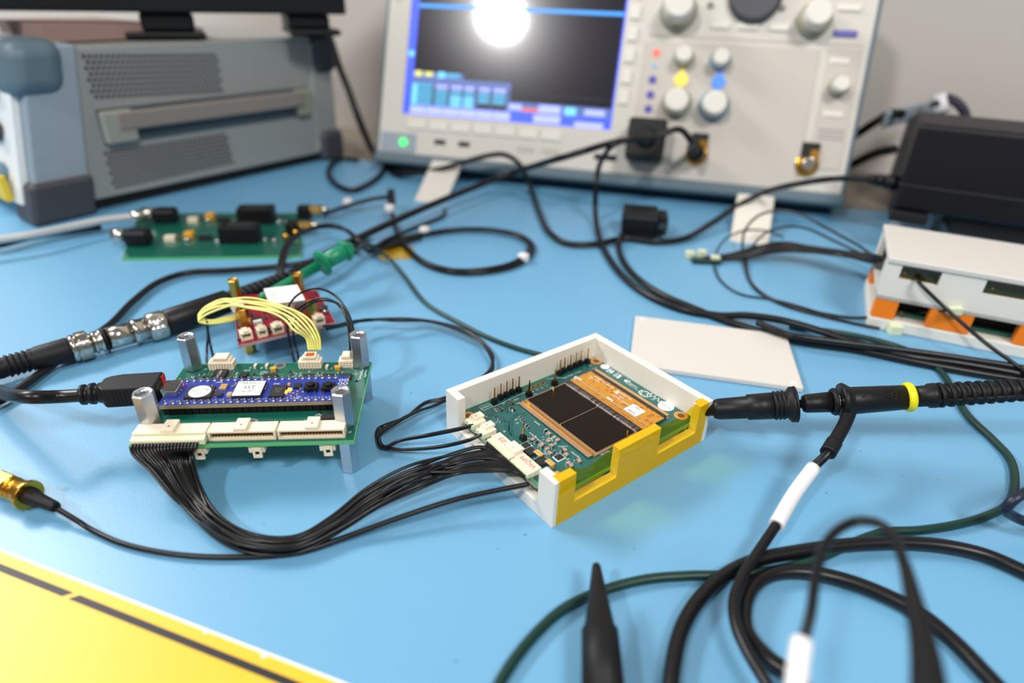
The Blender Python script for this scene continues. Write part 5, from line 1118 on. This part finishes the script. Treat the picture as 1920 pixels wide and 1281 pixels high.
for u, v in ((1293, 481), (1315, 479), (1340, 490)): p = at(u, v, 1); MB().box(p.x-3, p.x+3, p.y-2.4, p.y+2.4, .3, 5).done('end_connector', creamg, th2, .4, world=True)
p = at(1320, 489, 1); MB().box(p.x-9, p.x+11, p.y-5, p.y+2, .2, 3).done('dark_end_housing', greenw, th2, .6, world=True)
cable('loop_wire_upper', 'thin black wire arching high in front of the right scope foot', 'wire', [], .9, wireb, world_pts=[SM2 @ Vector((3, 44, zT-10)), atd(1655, 482, dpt(SM2 @ Vector((-2, 44, zT-10)))), at(1600, 455, 22), at(1545, 425, 28), at(1500, 402, 30), at(1462, 395, 28), at(1425, 403, 22), at(1398, 430, 14), at(1392, 462, 6), at(1397, 500, 2), at(1412, 535, 1.2), at(1450, 562, 1.2), at(1520, 583, 1.2), at(1600, 596, 1.5), at(1645, 594, 4), at(1700, 588, 8), SM2 @ Vector((34, -1.5, zB2+1))])
cable('loop_wire_middle', 'thin black wire looping low before the right scope foot, with pale plug end', 'wire', [], .9, wireb, world_pts=[at(1620, 478, 16), at(1560, 450, 18), at(1510, 428, 20), at(1475, 425, 18), at(1438, 436, 12), at(1408, 466, 5), at(1400, 505, 1.5), at(1420, 545, 1.2), at(1470, 572, 1.2), at(1540, 592, 1.2), at(1600, 606, 1.2), at(1650, 616, 2)])
cable('loop_wire_left', 'thinnest black wire making the leftmost loop by the loose connectors', 'wire', [(1470, 446, 8), (1440, 434, 10), (1400, 432, 12), (1365, 445, 9), (1345, 470, 5), (1340, 500, 1.5), (1355, 530, 1), (1390, 552, 1), (1450, 562, 1), (1500, 575, 2), (1560, 594, 2)], .7, wireb)
p = at(1678, 617, 3); tag(MB().box(p.x-3, p.x+3.4, p.y-2.5, p.y+2.5, 0, 5.4).done('loose_wire_plug', creamg, None, .4), 'pale green wire plug lying at the foot of the two-tier white box', 'plug')
p = SM2 @ Vector((37.5, -2.4, zB2+2)); tag(MB().box(p.x-3.6, p.x+3.4, p.y-1.8, p.y+1.6, p.z-2, p.z+2).done('hanging_wire_plug', creamg, None, .4), 'pale green wire plug hanging against the front of the two-tier white box', 'plug')

# ================================================================== PROBE AT RIGHT
pbx_ = thing('probe', 'black hook-tip probe with yellow ring entering from the right edge', 'probe', at(1600, 800, 0))
dA, dB_ = dpt(at(1335, 768, 16)), dpt(at(1335, 768, 16))-6
r0_ = atd(1335, 768, dA); r1_ = atd(1920, 731, dB_-16); dp = (r1_-r0_).normalized(); LP = (r1_-r0_).length
def tp_(u): return LP*(u-1335)/585.0
pxmm = 1175/((dA+dB_)/2)
def pseg(lst, name, m, n=26, parent=pbx_): return MB().lathe(r0_, dp, [(tp_(u), r/pxmm) for u, r in lst], n).done(name, m, parent, world=True)
pseg([(1300, 12), (1336, 12), (1338, 17), (1345, 19), (1352, 20), (1405, 21), (1407, 24), (1455, 25), (1456, 23)], 'hook_sleeve', black)
pseg([(1456, 23), (1460, 27), (1463, 27), (1464, 23), (1467, 23), (1468, 27), (1471, 27), (1472, 23), (1475, 23), (1476, 27), (1479, 27), (1480, 24), (1486, 26), (1492, 33), (1498, 33)], 'ribbed_collar', rubber)
b_ = MB().lathe(r0_, dp, [(tp_(1498.2), 33/pxmm), (tp_(1502), 34/pxmm), (tp_(1502.1), 27/pxmm)], 30).done('flare_rim', black, pbx_, world=True)
pseg([(1496, 26), (1502.3, 25.5)], 'flare_inside', dark)
pseg([(1500, 8), (1514, 8), (1516, 15), (1522, 17), (1572, 19)], 'probe_neck', black)
pseg([(1571, 23), (1576, 25.5), (1580, 25)], 'collar', rubber); pseg([(1579, 15), (1590, 15)], 'metal_ring', steel)
pseg([(1588, 32), (1594, 34), (1598, 32), (1608, 25.5), (1612, 25), (1712, 22)], 'probe_body', black)
pseg([(1708, 23), (1710, 26), (1717, 27), (1722, 25), (1724, 22)], 'yellow_ring', yellowr)
pseg([(1722, 18.5), (1748, 19), (1752, 22), (1764, 22.5), (1765, 20)], 'rear_sleeve', black)
pseg([(1764, 17), (2050, 15)], 'cable', rubber)
for k in range(12):
    u = 1768+k*17.5; pseg([(u, 21.5-k*.3), (u+3, 22.5-k*.3), (u+7, 22.5-k*.3), (u+8.5, 20-k*.3)], 'relief_ring', rubber)
for s2 in (-1, 1):
    b_ = MB(); x_, y_, _ = frame(dp)
    for sgn in (-1, 1):
        q_ = r0_+x_*sgn*(17.5/pxmm); b_.tube([q_+dp*tp_(1764), q_+dp*tp_(1965)], 4.2/pxmm, 6)
    b_.done('relief_spine', rubber, pbx_, world=True); break
# moulded ground and warning marks on the body
fwd = (CAM-(r0_+dp*tp_(1640))).normalized(); lx = dp; lz = (fwd-dp*fwd.dot(dp)).normalized(); ly = lz.cross(lx)
Tm_ = Matrix(((lx.x, ly.x, lz.x, 0), (lx.y, ly.y, lz.y, 0), (lx.z, ly.z, lz.z, 0), (0, 0, 0, 1))); org_ = r0_+dp*tp_(1650)+lz*(24.2/pxmm)+ly*(5/pxmm)
b_ = MB()
def ln2(x0, y0, x1, y1, w2=.16):
    p = Vector((x0, y0, 0)); q_ = Vector((x1, y1, 0)); d = (q_-p).normalized(); nn = Vector((-d.y, d.x, 0))*w2
    vs = [p-nn, q_-nn, q_+nn, p+nn]; zt = .05
    b_.hexa([org_+(Tm_ @ v) for v in vs], [org_+(Tm_ @ (v+Vector((0, 0, zt)))) for v in vs])
ln2(-5.5, 0, -3, 1.3); ln2(-5.5, 0, -3, -1.3); ln2(-5.2, 0, 0, 0); ln2(-1, -1.5, -1, 1.5); ln2(0, -1.3, 0, 1.3); ln2(.8, -.9, .8, .9); ln2(1.6, -.5, 1.6, .5)
ln2(3, 0, 6.5, 1.6); ln2(3, 0, 6.5, -1.6); ln2(6.5, 1.6, 6.5, -1.6); ln2(4.4, 0, 5.8, 0)
b_.done('moulded_symbols', dark, pbx_, world=True)
# ground lead
gl = thing('ground_lead', 'black ground lead with a white sleeve hanging from the probe collar', 'cable', at(1480, 930, 0))
dG = dpt(r0_+dp*tp_(1590)); 
gp = [(1596, 764, None, dG-2), (1586, 790, None, dG-6), (1570, 820, None, dG-12), (1552, 850, None, dG-17), (1522, 880, 14), (1490, 925, 11), (1455, 985, 9), (1418, 1040, 8), (1388, 1090, 8), (1376, 1130, 8), (1380, 1170, 8), (1398, 1215, 8), (1425, 1262, 8), (1455, 1310, 8), (1500, 1400, 5), (1520, 1540, 3)]
GPw = [at(*p) if len(p) == 3 else atd(p[0], p[1], p[3]) for p in gp]
MB().tube(smooth(GPw, 8), [2.4]*9+[2.3]*8+[2.1]*8+[1.75]*200 if False else 1.7, 12).done('cable', blackg, gl, world=True)
MB().tube(smooth(GPw[:4], 6), 2.5, 12).done('boot', rubber, gl, world=True)
sp_ = smooth(GPw, 8); MB().tube(smooth([GPw[2]+(GPw[3]-GPw[2])*.3, GPw[3]], 6), 2.9, 12).done('heat_shrink', rubber, gl, world=True)
ws = [GPw[4]+(GPw[3]-GPw[4])*.12, GPw[5], GPw[6]]; MB().tube(smooth(ws, 8), 2.55, 14).done('white_sleeve', whitet, gl, world=True)
p = GPw[5]+(GPw[6]-GPw[5])*.45
# green ground wire and thick black cables at right
cable('green_ground_cable', 'dark green cable winding down the right side and along the front of the mat', 'cable', [(1480, 612, 1.6), (1560, 622, 1.6), (1650, 640, 1.6), (1720, 665, 1.6), (1762, 695, 1.6), (1790, 740, 1.6), (1815, 780, 1.6), (1862, 825, 1.6), (1893, 860, 1.6), (1903, 905, 1.6), (1890, 945, 1.6), (1850, 968, 1.6), (1790, 985, 1.6), (1720, 995, 1.6), (1660, 998, 1.6), (1600, 1018, 1.6), (1540, 1045, 1.6), (1470, 1066, 1.6), (1380, 1078, 1.6), (1290, 1080, 1.6), (1210, 1087, 1.6), (1130, 1108, 1.6), (1060, 1140, 1.6), (990, 1205, 1.6), (935, 1285, 1.6), (890, 1400, 1.6), (880, 1540, 1.6)], 1.6, greenw)
cable('thick_cable_outer', 'thick black cable arcing across the front right corner of the mat, outer coil', 'cable', [(2300, 1330, 3), (2120, 1190, 3), (2000, 1112, 3), (1920, 1072, 3), (1850, 1042, 3), (1770, 1024, 3), (1680, 1018, 3), (1590, 1022, 3), (1500, 1034, 3), (1420, 1050, 3), (1360, 1078, 3), (1310, 1125, 3), (1278, 1180, 3), (1263, 1240, 3), (1258, 1300, 3), (1275, 1420, 3), (1330, 1560, 3)], 2.35, blackg)
cable('thick_cable_inner', 'thick black cable curling inside the coil at the front right of the mat', 'cable', [(2080, 1520, 3), (1985, 1410, 3), (1900, 1320, 3), (1845, 1262, 3), (1790, 1205, 3), (1720, 1148, 3), (1640, 1108, 3), (1560, 1082, 3), (1490, 1072, 3), (1440, 1080, 3), (1408, 1105, 3), (1395, 1145, 3), (1402, 1190, 3), (1440, 1235, 3), (1490, 1270, 3), (1520, 1310, 3), (1560, 1400, 3), (1580, 1520, 3)], 2.35, blackg)
cable('shadow_side_cable', 'dark cable looping in at the right edge above the green cable', 'cable', [(2400, 860, 3), (2150, 872, 8), (1990, 900, 20), (1935, 918, 20), (1900, 938, 18), (1886, 955, 14), (1900, 968, 10), (1940, 985, 8), (2000, 1000, 5), (2150, 1060, 3), (2400, 1100, 3)], 1.8, M('navy_cable', (18, 30, 52), .4))
# blurred lead close to the camera
nl = thing('arched_clip_lead', 'blurred black lead arching close to the camera with a white tip', 'cable', at(1600, 1281, 0))
def hz(l): return [atd(u, v, d) for u, v, d in l]
MB().tube(smooth(hz([(1503, 1215, 128), (1520, 1150, 132), (1530, 1080, 138), (1548, 1020, 144), (1580, 988, 148), (1615, 977, 149), (1650, 983, 147), (1675, 1005, 143), (1690, 1040, 138), (1700, 1080, 133)]), 8), [1.15]*200 and 1.15, 10).done('lead', blackg, nl, world=True)
MB().tube(smooth(hz([(1492, 1300, 122), (1497, 1250, 125), (1504, 1200, 128)]), 8), 2.2, 12).done('white_tip', whitet, nl, world=True)
MB().tube(smooth(hz([(1696, 1055, 135), (1712, 1120, 128), (1728, 1190, 121), (1738, 1250, 115), (1745, 1330, 108)]), 4), [1.2+ .13*i for i in range(17)], 12).done('clip_body', rubber, nl, world=True)
# foreground probe tip
ft_ = thing('probe_tip', 'black conical probe tip pointing away from the camera at the bottom edge', 'probe', at(1120, 1270, 0))
t0 = at(1118, 1058, 12); t1 = at(1133, 1330, 9); dq = (t1-t0).normalized(); lt_ = (t1-t0).length
MB().lathe(t0, dq, [(0, .9), (.4, 1.2), (2, 1.5), (22*lt_/45, 4.3), (23*lt_/45, 5.1), (lt_, 5.7)], 28).done('cone', rubber, ft_, world=True)

# ================================================================== YELLOW SIGN
ya, yb = at(0, 1030, 0), at(640, 1278, 0); dy_ = (yb-ya).normalized(); ny = Vector((dy_.y, -dy_.x, 0))   # ny points towards the camera side
if ny.y > 0: ny = -ny
sg = thing('warning_placard', 'bright yellow placard with black border line at the front left corner', 'sign', (ya.x, ya.y, 0))
def yq(a0, a1, b0, b1, z0_, z1_, name, m, sk_=0):
    P = lambda a, b_: ya+dy_*a+ny*b_
    MB().hexa([P(a0, b0)+Vector((0, 0, z0_)), P(a1, b0)+Vector((0, 0, z0_)), P(a1+sk_, b1)+Vector((0, 0, z0_)), P(a0+sk_, b1)+Vector((0, 0, z0_))], [P(a0, b0)+Vector((0, 0, z1_)), P(a1, b0)+Vector((0, 0, z1_)), P(a1+sk_, b1)+Vector((0, 0, z1_)), P(a0+sk_, b1)+Vector((0, 0, z1_))]).done(name, m, sg, world=True)
yq(-70, 220, 0, 120, 0, .35, 'white_backing', labelw); yq(-70, 220, .9, 119, .35, .45, 'yellow_face', labely)
g_ = (at(143, 1115, .5)-ya).dot(dy_); 
yq(-70, g_-1.2, 4.3, 6.5, .45, .5, 'black_border', blackt, -2.2); yq(g_+1.2, 220, 4.3, 6.5, .45, .5, 'black_border', blackt, -2.2)
for u, v in ((386, 1184), (495, 1230)): p = at(u, v, .4); MB().lathe(p+Vector((0, 0, .05)), (0, 0, 1), [(0, .8), (.05, .8)], 12).done('white_speck', labelw, sg, world=True)
